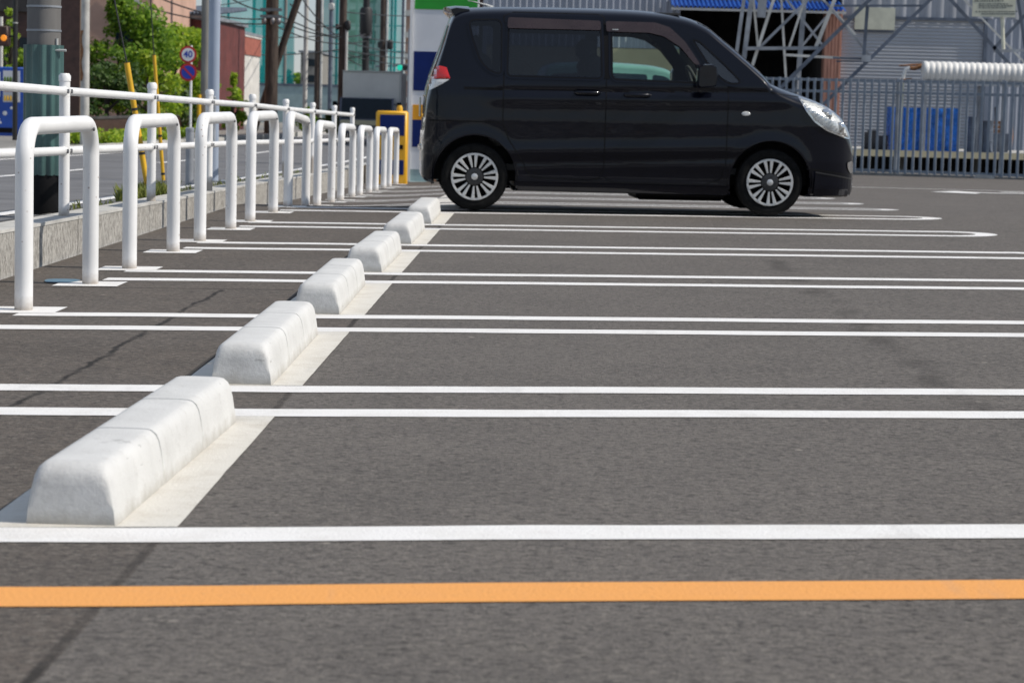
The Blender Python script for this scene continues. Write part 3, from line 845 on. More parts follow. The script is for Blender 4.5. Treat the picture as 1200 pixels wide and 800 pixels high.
W_FD = [(1.105, 1.558), (1.46, 1.558), (1.575, 1.522), (1.70, 1.405), (1.815, 1.235), (1.865, 1.085), (1.112, 1.098)]
W_FQ = [(1.778, 1.442), (1.835, 1.430), (2.056, 1.232), (2.195, 1.092), (2.083, 1.078), (1.965, 1.165), (1.878, 1.285)]
W = [rounded(W_RQ, .06), rounded(W_SL, .04), rounded(W_FD, .06), rounded(W_FQ, .05)]
def vscreen(cx, cy, cz, w): return (1.86 < cx < 2.44 and cy < .80*w and cz > float(van.zs(cx))+.02) or (-.36 < cx < -.24 and cy < .74*w and cz > float(van.zs(cx)) and 1.12 < cz)
vx = np.unique(np.round(np.concatenate([np.linspace(-.435, -.38, 12), np.linspace(-.38, -.1, 22), np.linspace(-.1, 2.6, 160), np.linspace(2.6, 3.1, 36), np.linspace(3.1, 3.238, 24)]), 4))
B2 = (-1, 1)
body = van.body(vx, W, vscreen).build('body', M['paint_van'], V, 38)
# glazing
for nm, poly, m in (('rear_quarter_window', W[0], 'tint'), ('sliding_door_window', W[1], 'tint'), ('front_door_window', W[2], 'glass'), ('front_quarter_window', W[3], 'quarter_glass')):
    for sg in B2:
        p = van.patch(poly, .003, (sg,)).build(nm, M[m], V, 60)
        van.ring(poly, .022, .012, .0055, (sg,)).build('window_surround', M['paint_van'], p, 60); van.ring(poly, .004, .005, .0075, (sg,)).build('window_rubber', M['blackplastic'], p, 60)
# black film on the pillar between the doors
for sg in B2:
    van.patch([(1.040, 1.56), (1.085, 1.56), (1.095, 1.10), (1.050, 1.105)], .004, (sg,)).build('pillar_film', M['blackplastic'], V, 60)
# windscreen and tailgate glass
def topglass(name, x0, x1, fr, m, n=16):
    b = MB()
    def P(i, j):
        x = x0+(x1-x0)*i/n; y = (2*j/n-1)*fr*float(van.w(x, float(van.zs(x)))); 
        dzdx = float(van.zt(x+.005)-van.zt(x-.005))/.01; l = math.hypot(1, dzdx); return (x-dzdx/l*.004, y, van.z(x, y)+.004/l)
    b.grid(P, n+1, n+1); return b.build(name, m, V, 60)
topglass('windscreen', 1.84, 2.46, .84, M['glass']); topglass('tailgate_glass', -.368, -.232, .78, M['tint'])
# rain visors over the side windows
for sg in B2:
    van.patch(rounded([(.255, 1.590), (1.018, 1.577), (1.022, 1.500), (.250, 1.500)], .02), .018, (sg,)).build('rain_visor', M['visor'], V, 60)
    van.patch(rounded([(1.062, 1.576), (1.47, 1.574), (1.59, 1.538), (1.72, 1.42), (1.845, 1.235), (1.800, 1.235), (1.68, 1.375), (1.54, 1.462), (1.42, 1.488), (1.066, 1.490)], .02), .018, (sg,)).build('rain_visor', M['visor'], V, 60)
b = MB(); b.box((1.14, -(van.y(1.14, 1.50)+.021), 1.508), (.05, .003, .007)); b.build('visor_clip', M['chrome'], V)
# shut lines, sliding rail
s = MB()
for pts, w in (([(.222, 1.60), (.225, 1.1), (.222, .74), (.27, .60), (.40, .40), (.43, .33), (.50, .285), (.95, .27), (1.03, .29), (1.065, .36), (1.07, 1.1), (1.05, 1.6), (1.03, 1.63)], .009),
               ([(1.07, .30), (1.14, .255), (1.9, .25), (2.04, .30), (2.075, .42), (2.082, 1.06)], .008),
               ([(.222, 1.60), (.30, 1.635), (1.0, 1.632), (1.045, 1.61)], .008),
               ([(-.41, .735), (.205, .730)], .011), ([(2.76, .40), (3.12, .355), (3.2, .34)], .012),
               ([(2.07, 1.06), (2.40, 1.025), (2.68, .99)], .008)):
    c = van.seam(pts, w, .0016); s.add(c.v, c.f)
s.build('shut_line', M['blackplastic'], V, 60)
for sg in B2:
    van.seam([(-.10, 1.004), (.215, 1.000)], .022, .002, (sg,)).build('door_rail', M['blackplastic'], V, 60)
    for x, z in ((.83, .985), (1.24, .975)):
        d = MB(); y = van.y(x, z); d.tube([(x-.02, sg*(y-.005), z), (x, sg*(y+.028), z), (x+.17, sg*(y+.03), z), (x+.19, sg*(y-.005), z)], [.012, .016, .016, .012], 10); d.build('door_handle', M['paint_van'], V, 60)
    d = MB(); d.lathe([(.033, 0), (.033, .006), (.026, .011)], (0, 0, 0), 'Y', 20)
    d.v = [(2.229+a*1.1, sg*(van.y(2.229, .842)+q), .842+c*.55) for a, q, c in d.v]; d.build('side_marker', M['white_lens'], V, 40)
    # mirrors
    m = MB(); y = van.y(1.9, 1.08)
    pts = [(1.80, 1.04), (1.955, 1.055), (1.968, 1.13), (1.955, 1.215), (1.925, 1.238), (1.83, 1.238), (1.80, 1.20)]; pts = rounded(pts, .03)
    for i, (dy, sc_) in enumerate(((.055, .90), (.075, 1), (.16, 1), (.20, .88))):
        m.v += [(1.885+(a-1.885)*sc_, sg*(y+dy), 1.14+(c-1.14)*sc_) for a, c in pts]
    n = len(pts); m.f = [(i*n+k, i*n+(k+1) % n, (i+1)*n+(k+1) % n, (i+1)*n+k) for i in range(3) for k in range(n)]+[tuple(range(n)), tuple(range(3*n, 4*n))]; m.m = [0]*len(m.f)
    m.build('mirror', M['paint_van'], V, 50)
    m = MB(); m.bar((1.93, sg*(y-.02), 1.075), (1.90, sg*(y+.09), 1.085), .07, .03, (0, 0, 1)); m.build('mirror_arm', M['blackplastic'], V)
# lamps
HLP = rounded([(2.685, .988), (2.833, .952), (2.958, .905), (3.069, .822), (3.130, .735), (3.160, .655), (3.09, .672), (3.026, .692), (2.935, .722), (2.824, .790), (2.744, .880)], .02, 3)
TLP = [(-.386, 1.072), (-.350, 1.168), (-.300, 1.180), (-.246, 1.168), (-.214, 1.078)]
TLW = [(-.388, 1.069), (-.220, 1.071), (-.275, 1.035), (-.33, 1.005), (-.404, .968)]
for sg in B2:
    l = van.patch(HLP, .004, (sg,), .02, bulge=.004).build('headlight', M['lamp'], V, 60)
    van.patch(HLP, .010, (sg,), .02, bulge=.020).build('headlight_lens', M['lens_glass'], l, 60)
    p = MB()
    for x, z, r in ((2.92, .845, .055), (3.05, .745, .045)):
        y = van.y(x, z)
        for rr, d in ((r, .004), (r*.55, .008)):
            p.lathe([(rr, sg*(y+d)), (rr*.8, sg*(y+d+.007))], (x, 0, z), 'Y', 20)
    p.build('headlight_bowl', M['chrome'], l, 40)
    p = van.ring(HLP, .010, .006, .008, (sg,)); p.build('headlight_rim', M['chrome'], l, 50)
    van.patch(TLP, .012, (sg,), .02, bulge=.008).build('tail_light', M['red_lens'], V, 60)
    van.patch(TLW, .012, (sg,), .02, bulge=.008).build('reversing_light', M['white_lens'], V, 60)
    f = van.patch(rounded([(3.14, .455), (3.205, .47), (3.225, .42), (3.222, .37), (3.185, .36), (3.15, .40)], .02), .012, (sg,), .02); f.build('fog_lamp_bezel', M['chrome'], V, 50)
    van.patch([(2.83, .160+.012), (3.10, .168+.012), (3.19, .188), (3.215, .23), (3.20, .31), (3.05, .335), (2.84, .365)], .014, (sg,), .03).build('bumper_lip', M['paint_van'], V, 50)
    van.seam([(2.84, .372), (3.05, .342), (3.2, .317)], .012, .018, (sg,)).build('bumper_highlight', M['gunmetal'], V, 50)
    van.patch([(.36, .176), (2.10, .168), (2.10, .235), (.36, .245)], .010, (sg,), .04).build('side_skirt', M['paint_van'], V, 50)
b = MB()
for z in (.56, .61): b.tube([(3.245-.30*(y/.6)**2, y, z) for y in np.linspace(-.5, .5, 15)], .012, 8)
b.build('grille', M['chrome'], V, 50)
b = MB(); b.box((3.255, 0, .42), (.012, .33, .165), bev=.004); b.build('number_plate', M['plaque'], V)
b = MB(); b.box((-.447, 0, .84), (.012, .33, .165), bev=.004); b.build('number_plate', M['plaque'], V)
b = MB(); b.tube([(-.405+.12*(abs(y)/.62)**3, y, .935) for y in np.linspace(-.58, .58, 17)], .018, 8); b.build('tailgate_garnish', M['chrome'], V, 50)
b = MB(); b.tube([(-.425+.10*(abs(y)/.70)**4, y, .50) for y in np.linspace(-.68, .68, 21)], .035, 10); b.build('rear_bumper', M['paint_van'], V, 50)
# roof spoiler
b = MB(); n = 17
for i, y in enumerate(np.linspace(-.60, .60, n)):
    k = (abs(y)/.60)**4; xe = -.262+.05*k; dz = -.028*k
    b.v += [(xe, y, 1.676+dz), (xe+.004, y, 1.650+dz), (-.185, y, 1.622+dz), (-.06, y, 1.645+dz*1.3), (-.06, y, 1.686+dz*1.3), (-.17, y, 1.688+dz)]
b.f = [(i*6+k, i*6+(k+1) % 6, (i+1)*6+(k+1) % 6, (i+1)*6+k) for i in range(n-1) for k in range(6)]+[tuple(range(6)), tuple((n-1)*6+k for k in range(6))]; b.m = [0]*len(b.f)
b.build('roof_spoiler', M['paint_van'], V, 40)
b = MB(); b.tube([(.13, -.1, 1.685), (.12, -.1, 1.70), (-.02, -.1, 1.735), (-.06, -.1, 1.738)], [.02, .012, .004, .003], 8); b.lathe([(.03, 0), (.028, .012), (.015, .02)], (.13, -.1, 1.685), n=14); b.build('antenna', M['galv_light'], V, 40)
# arches, floor, wheels
for hx in (0, 2.45):
    for sg in B2:
        b = MB(); liner(b, hx, .283, .352, .80, .50, sg); b.build('arch_liner', M['blackplastic'], V, 40)
        b = MB(); N = 40; vs = []
        for k in range(N+1):
            a = -.2+(math.pi+.40)*k/N; c, d = math.cos(a), math.sin(a)
            for r, dy in ((.336, -.03), (.338, .003), (.348, .004), (.362, .0015)):
                x, z = hx+r*c, .283+r*d; vs.append((x, sg*(van.y(x, max(z, .19))+dy), z))
        b.add(vs, [(k*4+j, k*4+j+1, (k+1)*4+j+1, (k+1)*4+j) for k in range(N) for j in range(3)]); b.build('arch_lip', M['paint_van'], V, 50)
        wheel_parts(V, hx, sg*.695, .280, sg, rr=.191)
b = MB(); b.box((1.22, 0, .21), (1.7, 1.36, .06)); b.box((1.75, 0, .15), (.75, .9, .09), bev=.03); b.tube([(.4, .2, .17), (1.4, .15, .17)], .035, 10); b.build('floor_pan', M['blackplastic'], V)
# cabin
b = MB(); b.box((2.16, 0, .93), (.40, 1.34, .22), bev=.06); b.box((1.3, 0, .36), (2.6, 1.30, .05)); b.box((1.45, 0, 1.655), (.5, 1.0, .015)); b.build('dashboard', M['cabin'], V, 40)
for y in (-.34, .34):
    for x in (1.05, .10):
        b = MB(); b.box((x+.27, y, .62), (.50, .50, .18), bev=.06); b.box((x, y, .98), (.15, .50, .66), M=Matrix.Rotation(-.2, 3, 'Y'), bev=.06)
        st = b.build('seat', M['seat'], V, 50); h = MB(); h.box((x-.095, y, 1.36), (.10, .27, .18), bev=.045); h.build('headrest', M['seat'], st, 50)
b = MB(); A = [Vector((1.87, -.34, 1.06))+Matrix.Rotation(-.45, 3, 'Y') @ Vector((0, .18*math.cos(a), .18*math.sin(a))) for a in np.linspace(0, 2*math.pi, 24, endpoint=False)]
b.tube(A, .016, 8, closed=True); b.tube([(1.87, -.34, 1.06), (2.05, -.34, .97)], .03, 8); b.tube([A[0], A[12]], .016, 6); b.build('steering_wheel', M['cabin'], V, 50)

for o_ in V.children_recursive:
    if o_.name.split('.')[0] in ('wheel', 'tyre', 'rim', 'hub_plate', 'centre_cap', 'arch_liner', 'arch_lip'): continue
    for v in o_.data.vertices:
        if v.co.x > 2.6: v.co.x = 2.6+(v.co.x-2.6)*.95
# ---------------------------------------------------------------- pale green car seen through the van's windows
KT = [(-.50, .60), (-.49, .95), (-.45, 1.15), (-.36, 1.55), (-.28, 1.70), (-.1, 1.76), (.6, 1.785), (1.2, 1.765), (1.5, 1.72), (1.75, 1.58), (2.1, 1.23), (2.25, 1.08), (2.5, 1.02), (2.75, .93), (2.85, .78), (2.89, .6)]
KB = [(-.50, .3), (-.4, .24), (.3, .2), (2.3, .2), (2.8, .22), (2.89, .28)]
KP = [(-.5, .82), (-.46, .92), (-.35, .97), (0, 1), (2.3, 1), (2.6, .95), (2.8, .85), (2.89, .7)]
kw = [(a, w_*.91) for a, w_ in VW]
kei = Shell(KT, KB, KP, kw, [(0, .28), (2.42, .28)], .34, False)
K = thing('small_car', 'pale green tall small car parked beyond the black van, seen through its front window', 'car', (1.2-1.05, 36.6, zg(1, 36)+.01), rz=R(7))
kx = np.linspace(-.5, 2.89, 120)
KW = [rounded([(-.25, 1.58), (.42, 1.62), (.42, 1.08), (-.30, 1.08)], .06), rounded([(.50, 1.62), (1.22, 1.61), (1.22, 1.08), (.50, 1.08)], .05), rounded([(1.30, 1.61), (1.5, 1.585), (1.72, 1.42), (2.0, 1.10), (1.30, 1.08)], .05)]
kei.body(kx, [], None, 40, 10).build('body', M['teal_car'], K, 40)
for p in KW:
    for sg in B2: kei.patch(p, .004, (sg,), .05).build('window', M['darkglass'], K, 60)
b = MB()
def KPp(i, j):
    x = 1.60+.55*i/8; y = (2*j/8-1)*.8*float(kei.w(x, float(kei.zs(x)))); return (x, y, kei.z(x, y)+.008)
b.grid(KPp, 9, 9); b.build('windscreen', M['darkglass'], K, 60)
for hx in (0, 2.42):
    for sg in B2:
        b = MB(); liner(b, hx, .28, .345, .74, .5, sg); b.build('arch_liner', M['blackplastic'], K, 40)
        wheel_parts(K, hx, sg*.63, .278, sg)
for sg in B2:
    kei.patch([(2.62, .90), (2.78, .83), (2.84, .70), (2.66, .76)], .008, (sg,), .03).build('headlight', M['lamp'], K, 60)
    kei.patch([(-.47, 1.05), (-.40, 1.2), (-.34, 1.2), (-.38, 1.0)], .008, (sg,), .03).build('tail_light', M['red_lens'], K, 60)

# ================================================================== TICKET MACHINE AND COLOUR-BANDED PYLON AT THE LOT ENTRANCE
def ybox(b, x0, x1, y0, y1, z0, z1, bev=0): b.box(((x0+x1)/2, (y0+y1)/2, (z0+z1)/2), (abs(x1-x0), abs(y1-y0), abs(z1-z0)), bev=bev)
my = 34.0; mz = -.40
t = thing('ticket_machine', 'yellow parking ticket machine with dark blue panels beside the row of hoops', 'ticket machine', (-2.27, my, mz))
b = MB(); ybox(b, -.225, .225, 0, .34, 0, 1.14, .025); b.build('cabinet', M['yellow'], t, 40)
b = MB(); ybox(b, -.165, .185, -.012, .006, .79, 1.085, .006); b.build('display_panel', M['navy'], t)
b = MB(); ybox(b, -.165, .185, -.012, .006, .235, .445, .006); b.build('lower_panel', M['navy'], t)
b = MB(); ybox(b, .10, .17, -.02, .006, .60, .66, .004); ybox(b, -.13, -.02, -.012, .006, .56, .68, .004); b.build('coin_slot', M['blackplastic'], t)
b = MB(); b.lathe([(.045, 0), (.045, .05), (.03, .09)], (.10, .17, 1.13), n=18); b.build('beacon', M['tape'], t, 40)
b = MB(); ybox(b, -.26, .26, -.04, .38, -.06, .02); b.build('base_plinth', M['conc'], t)

py = 36.0; pzb = -.42
t = thing('sign_pylon', 'tall white sign pylon with green, dark blue and orange bands behind the black van', 'sign', (-1.62, py, pzb))
def zat(yy): return float(at(515, yy, py)[2])-pzb
x0, x1 = -.49, .49
b = MB(); ybox(b, x0, x1, .02, .32, .28, 3.6); b.build('sign_cabinet', M['white_panel'], t)
for nm, m, a, c, xa, xb in (('green_band', 'green', -60, 11.5, x0+.02, x1-.02), ('blue_band', 'navy', 61, 107, x0+.02, x1-.02), ('orange_band', 'orange_panel', 123.5, 141, x0+.02, x1-.02), ('blue_band', 'navy', 141.3, 173, x0+.02, x1-.02)):
    b = MB(); ybox(b, xa, xb, .012, .03, zat(c), zat(a)); b.build(nm, M[m], t)
b = MB(); ybox(b, x0-.045, x0-.003, -.02, .34, 0, 3.6); b.build('edge_post', M['sign_white'], t)
b = MB(); ybox(b, x0, x1, .03, .32, 0, .28); ybox(b, x0, x1+.9, -.25, .45, -.06, .10); b.build('plinth', M['plinth'], t)
t = thing('striped_pole', 'slim grey pole with white bands beside the sign pylon', 'pole', (-2.16, 36.6, -.42))
b = MB(); b.tube([(0, 0, 0), (0, 0, 2.4)], .052, 16); b.build('pole_shaft', M['grey_wall'], t, 40)
for z in (.02, .46, .92): b = MB(); b.lathe([(.057, z), (.057, z+.17)], (0, 0, 0), n=16); b.build('white_band', M['sign_white'], t, 40)

# ================================================================== FENCE, YARD AND WAREHOUSE ON THE FAR SIDE
FA, FB = np.array([2.2, 47.6]), np.array([11.5, 43.6])
dirf = (FB-FA)/np.linalg.norm(FB-FA); Lf = float(np.linalg.norm(FB-FA)); rzf = math.atan2(dirf[1], dirf[0])
zf = zg(6, 46)
t = thing('yard_fence', 'blue-grey steel picket fence along the far side of the lot', 'fence', (FA[0], FA[1], zf), rz=rzf)
n = 72
pk = MB(); pk.box((0, 0, .93), (.046, .03, 1.80)); pk0 = None
for i in range(n):
    x = Lf*i/(n-1)
    if pk0 is None: pk0 = q = pk.build('picket', M['fence'], t)
    else: q = pk0.copy(); C.objects.link(q); q.parent = t
    q.location = (x, 0, RNG.normal(0, .006))
for z in (.09, 1.58, 1.80):
    b = MB(); b.box((Lf/2, .034, z), (Lf+.05, .036, .05)); b.build('rail', M['fence'], t)
for i in range(0, 5):
    b = MB(); b.box((Lf*i/5+.72, .08, .92), (.06, .055, 1.88)); b.build('fence_post', M['galv'], t)
t = thing('fence_kerb', 'low dark concrete kerb under the picket fence', 'kerb', (FA[0], FA[1], zf), rz=rzf)
b = MB(); b.box((Lf/2, .12, .00), (Lf+.2, .36, .10), bev=.01); b.build('kerb_beam', M['conc_dark'], t)
b = MB(); p = np.array([6.6, -.02]); b.prism([(6.32, -.02), (6.75, -.02), (6.7, .075), (6.4, .085)], -.16, -.03, 'Y'); o_ = b.build('loose_block', M['conc'], None)
o_.location = (FA[0], FA[1], zf); o_.rotation_euler = (0, 0, rzf); tag(o_, 'small pale concrete block lying at the foot of the picket fence', 'block')

WY = 58.0
def wx(px, Y=WY): return float(at(px, 60, Y)[0])
def wz(px, py_, Y=WY): return float(at(px, py_, Y)[2])
yz = zg(6, 50)
# loading platform
t = thing('loading_platform', 'low loading platform with a cream edge behind the picket fence', 'platform', (8, 49.4, yz))
b = MB(); ybox(b, -2.4, 6, 0, 4.8, .34, .45); b.build('deck', M['conc'], t)
b = MB(); ybox(b, -2.3, 6, 2.6, 2.65, -.1, .338); b.build('under_deck_shade', M['shade_in'], t)  # dark sheet added to make the shade under the deck
b = MB(); ybox(b, -2.42, 6, -.03, -.002, .33, .46); b.build('edge_beam', M['trim_cream'], t)
for k in range(6):
    b = MB(); ybox(b, -2.2+k*1.55, -2.05+k*1.55, .9, 1.1, -.05, .34); b.build('support', M['conc_dark'], t)
PZ = yz+.45
# blue-wrapped goods
def crumple(x0, x1, y0, y1, z0, z1, amp, n=14, seed=0):
    r = np.random.default_rng(seed); b = MB()
    fx = r.uniform(2, 6, 6); ph = r.uniform(0, 6, 6)
    def wv(a, c): return amp*(math.sin(a*fx[0]*3+ph[0]+c*2)+.7*math.sin(c*fx[1]*3+ph[1])+.6*math.sin((a+c)*fx[2]*4+ph[2]))
    def front(i, j): x = x0+(x1-x0)*i/n; z = z0+(z1-z0)*j/n; return (x, y0+wv(x, z)*(1 if 0 < j else 0), z+.3*wv(x, z)*(j/n))
    def top(i, j): x = x0+(x1-x0)*i/n; y = y0+(y1-y0)*j/n; return (x, y+wv(x, z1)*(1-j/n), z1+.3*wv(x, z1)*(1-j/n)+.4*wv(x, y)*(j/n)*(1-j/n))
    def back(i, j): x = x0+(x1-x0)*i/n; z = z0+(z1-z0)*j/n; return (x, y1, z)
    b.grid(front, n+1, n+1); b.grid(top, n+1, n+1); b.grid(back, n+1, n+1)
    for xx, i in ((x0, 0), (x1, n)):
        def side(k, j): y = y0+(y1-y0)*k/n; z = z0+(z1-z0)*j/n; f = wv(xx, z)*(1 if j else 0)*(1-k/n); return (xx, y+f, z+.3*wv(xx, z)*(j/n)*(1-k/n))
        b.grid(side, n+1, n+1)
    return b
bx0, bx1 = wx(1047, 50.2), wx(1129, 50.2)
for k in range(5):
    a = bx0+(bx1-bx0)*k/5; c = bx0+(bx1-bx0)*(k+1)/5-.003
    h = wz(1090, 126.5, 50.2)-PZ
    o = crumple(a, c, 50.2+.02*(k % 2), 51.2, PZ+.004, PZ+h-.012*(k % 2), .010, 14, k).build('wrapped_pallet', M['bluewrap'], None, 50)
    tag(o, ['blue sheet wrapped stack at the end beside the empty stretch of fence', 'blue sheet wrapped stack second in its row', 'blue sheet wrapped stack in the middle of its row', 'blue sheet wrapped stack fourth in its row', 'blue sheet wrapped stack at the end beside the grey drums'][k], 'wrapped stack', 'blue wrapped stacks behind the fence')
# odds and ends beside it
for k, (px, w_, h, m, nm, lb) in enumerate(((1143, .30, .74, 'galv_dark', 'metal_drum', 'dark grey drum beside the blue wrapped stacks'), (1161, .28, .66, 'galv_dark', 'metal_drum', 'dark grey shorter drum in front of the rusty crate'))):
    o = MB().lathe([(w_*.5, 0), (w_*.5, .02), (w_*.47, .03), (w_*.47, h*.33), (w_*.5, h*.34), (w_*.5, h*.36), (w_*.47, h*.37), (w_*.47, h*.66), (w_*.5, h*.67), (w_*.5, h*.69), (w_*.47, h*.7), (w_*.47, h-.02), (w_*.5, h)], (0, 0, 0), n=24).build(nm, M[m], None, 40)
    o.location = (wx(px, 50.4), 50.4, PZ); tag(o, lb, 'drum', 'grey drums behind the fence')
t = thing('rusty_crate', 'rusty brown crate stacked on a grey pallet behind the picket fence', 'crate', (wx(1168, 50.9), 50.9, PZ))
b = MB(); ybox(b, -.25, .3, -.2, .3, 0, .40); b.build('lower_box', M['galv_dark'], t)
b = MB()
for z in (.41, .50, .59): ybox(b, -.22, .2, -.2, -.175, z, z+.07); ybox(b, -.22, .2, .2, .225, z, z+.07)
ybox(b, -.22, -.19, -.17, .195, .41, .66); ybox(b, .17, .2, -.17, .195, .41, .66); ybox(b, -.19, .17, -.17, .19, .41, .44); b.build('slatted_box', M['rust'], t)
for k, (px, h, lb) in enumerate(((1172, .95, 'long-handled tool leaning upright beside the rusty crate'), (1180, .88, 'tool handle standing apart from the rusty crate'), (1189, .70, 'short dark post at the end of the platform'))):
    o = MB().tube([(0, 0, 0), (.02*k, .05, h*.5), (.03*k-.03, .1, h)], [.028, .024, .02], 8).build('tool_handle', M['rust' if k == 2 else 'wood_pole'], None, 40); o.location = (wx(px, 50.7), 50.7, PZ); tag(o, lb, 'tool', 'tools behind the fence')
for k, (px, h, w_) in enumerate(((1018, .36, .13), (1025.5, .40, .16), (1036, .30, .26))):
    o = crumple(-w_/2, w_/2, -.1, .1, 0, h, .02, 8, 40+k).build('dark_sack', M['shade_in'], None, 60); o.location = (wx(px, 50.5), 50.5, PZ)
    tag(o, ['dark slim sack standing farthest from the blue stacks', 'dark tallest sack standing between two others', 'dark low wide sack nearest the blue stacks'][k], 'sack', 'dark sacks behind the fence')
# ribbed white duct on its cart
dy = 49.9
t = thing('ribbed_duct', 'big white ribbed plastic duct lying on a grey rack above the picket fence', 'duct', (wx(1082, dy), dy, 0))
za = wz(1090, 84, dy); r_ = .212
prof = []; x = 0.; k = 0; Ld = 3.6
while x < Ld:
    prof += [(r_*.90, x), (r_*.97, x+.022), (r_, x+.045), (r_, x+.075), (r_*.97, x+.098)]; x += .12
b = MB(); vs = []; n = 40
b.lathe([(r_*.6, .01)]+prof, (0, 0, za), 'X', n); b.build('ribbed_pipe', M['pvc'], t, 70)
b = MB(); ybox(b, 0, Ld, -.25, .25, za-r_-.06, za-r_-.01)
for xx in (.03, 1.2, 2.4, 3.5):
    for yy in (-.23, .23): ybox(b, xx, xx+.05, yy-.02, yy+.02, PZ, za-r_-.06)
b.build('rack', M['galv'], t)
t = thing('pipe_fitting', 'white and rusty bent pipe fitting beside the end of the ribbed duct', 'pipe', (wx(1066, 50.1), 50.1, PZ))
zz = lambda v: wz(1066, v, 50.1)-PZ
dx = lambda px: wx(px, 50.1)-wx(1066, 50.1)
b = MB(); b.tube([(dx(1059.5), 0, zz(93)), (dx(1062), 0, zz(82)), (dx(1067), 0, zz(79.5))], .040, 12); b.build('white_elbow', M['pvc'], t, 50)
b = MB(); b.tube([(dx(1067), 0, zz(79.5)), (dx(1072), 0, zz(80.5)), (dx(1081), 0, zz(77))], .045, 10); b.tube([(dx(1055), .05, zz(77.5)), (dx(1086), .05, zz(74.5))], .018, 8); b.tube([(dx(1051), 0, zz(93.5)), (dx(1070), 0, zz(92))], .012, 8)
b.lathe([(.05, zz(97)), (.05, zz(93))], (dx(1060), 0, 0), n=14); b.build('rusty_pipe', M['rust'], t, 50)
b = MB(); b.tube([(dx(1060), 0, zz(97)), (dx(1059), 0, 0)], .025, 8); b.build('stand_pipe', M['plaque'], t, 50)

# warehouse
wg = zg(8, 58)
W_ = thing('warehouse', 'grey corrugated warehouse with roller shutter and dark open bay under a blue roof', 'warehouse', (6, WY, wg))
wo = lambda px, Y=WY: wx(px, Y)-6
hz = lambda py_, px=1000, Y=WY: wz(px, py_, Y)-wg
def corr(x0, x1, z0, z1, y, amp, per, horiz=False):
    b = MB(); L_ = (z1-z0) if horiz else (x1-x0); n = max(4, int(L_/per*6)); 
    pr = [(L_*i/n, amp*(1 if (i % 6) in (1, 2, 3) else -1)*(.5 if (i % 6) in (0, 4) else 1)) for i in range(n+1)]
    for s_, dy_ in pr:
        if horiz: b.v += [(x0, y+dy_, z0+s_), (x1, y+dy_, z0+s_)]
        else: b.v += [(x0+s_, y+dy_, z0), (x0+s_, y+dy_, z1)]
    b.f = [(2*i, 2*i+2, 2*i+3, 2*i+1) for i in range(n)]; b.m = [0]*n
    return b
TOP = 7.2
xa, xb, xc, xd, xe, xf = wo(570), wo(796), wo(965), wo(985), wo(1155), wo(1460)
zb_ = hz(57, 760)
corr(xa, xb, zb_, TOP, 0, .02, .16).build('siding', M['siding'], W_, 20)
b = MB(); ybox(b, xa, xb, .06, .2, 0, TOP); ybox(b, xa, xb, -.02, .056, 0, zb_-.02); b.build('lower_wall', M['beige'], W_)
# open bay: a real recess
ze = hz(11, 900)
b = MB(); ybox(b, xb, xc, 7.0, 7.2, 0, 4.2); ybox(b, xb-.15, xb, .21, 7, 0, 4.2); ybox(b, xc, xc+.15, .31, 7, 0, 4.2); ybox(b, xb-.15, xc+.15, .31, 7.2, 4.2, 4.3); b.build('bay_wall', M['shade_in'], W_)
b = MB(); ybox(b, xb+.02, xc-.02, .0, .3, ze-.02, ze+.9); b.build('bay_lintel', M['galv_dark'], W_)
b = MB(); ybox(b, xb, xd, 1.2, 1.35, ze+.9, TOP); b.build('upper_wall', M['siding'], W_)
# blue ribbed roof edge over the bay
x0, x1 = wo(783), wo(984); zl = hz(11.2, 880, WY-1.0); n = int((x1-x0)/.105)*6
b = MB(); 
for i in range(n+1):
    x = x0+(x1-x0)*i/n; d_ = .022*(1 if (i % 6) in (1, 2, 3) else -1)
    b.v += [(x, -1.0, zl+.035+d_), (x, 1.19, zl+.50+d_), (x, -1.0, zl+.028+d_), (x, 1.19, zl+.49+d_)]
for i in range(n): a = 4*i; b.f += [(a, a+4, a+5, a+1), (a+2, a+3, a+7, a+6), (a, a+2, a+6, a+4)]
b.m = [0]*len(b.f); b.build('roof_awning', M['blue_roof'], W_, 20)
b = MB(); ybox(b, x0, x1, -.99, -.955, zl-.055, zl+.0); b.build('gutter', M['offwhite'], W_)
b = MB(); ybox(b, xc, xd, -.15, .3, 0, ze+.1)
for i in range(5): ybox(b, xc+.03+i*.08, xc+.065+i*.08, -.17, -.15, 0, ze+.1)
b.build('pillar', M['pinkcol'], W_)
# roller shutter and frame
zs_ = hz(23.5, 1060); zt_ = hz(22, 1060)
corr(xd+.02, wo(1152), 0, zs_, .02, .008, .082, True).build('roller_shutter', M['shutter'], W_, 20)
b = MB(); ybox(b, xd+.02, wo(1152), .05, .25, 0, zs_); ybox(b, xd, xe, -.05, .02-.03, zs_, zs_+.07); ybox(b, wo(1152), xe+.02, -.05, .25, 0, zs_); b.build('shutter_frame', M['galv_dark'], W_)
corr(xd, xf, zs_+.07, TOP, .0, .014, .3).build('front_panel', M['grey_wall'], W_, 20)
corr(xe+.02, xf, 0, zs_+.07, .0, .018, .2).build('siding', M['siding'], W_, 20)
b = MB(); ybox(b, xd, xf, .26, .4, 0, TOP); ybox(b, xa-.1, xa, -.05, 7, 0, TOP); ybox(b, xa, xf, .41+6.9, .41+7.1, 0, TOP); ybox(b, xf, xf+.1, -.05, 7.5, 0, TOP); b.build('back_wall', M['siding'], W_)
b = MB(); ybox(b, xa-.3, xf+.3, 1.4, 7.6, TOP, TOP+.15); ybox(b, xa-.3, xb, -.3, 1.4, TOP, TOP+.15); ybox(b, xd, xf+.3, -.3, 1.4, TOP, TOP+.15); b.build('roof', M['galv'], W_)
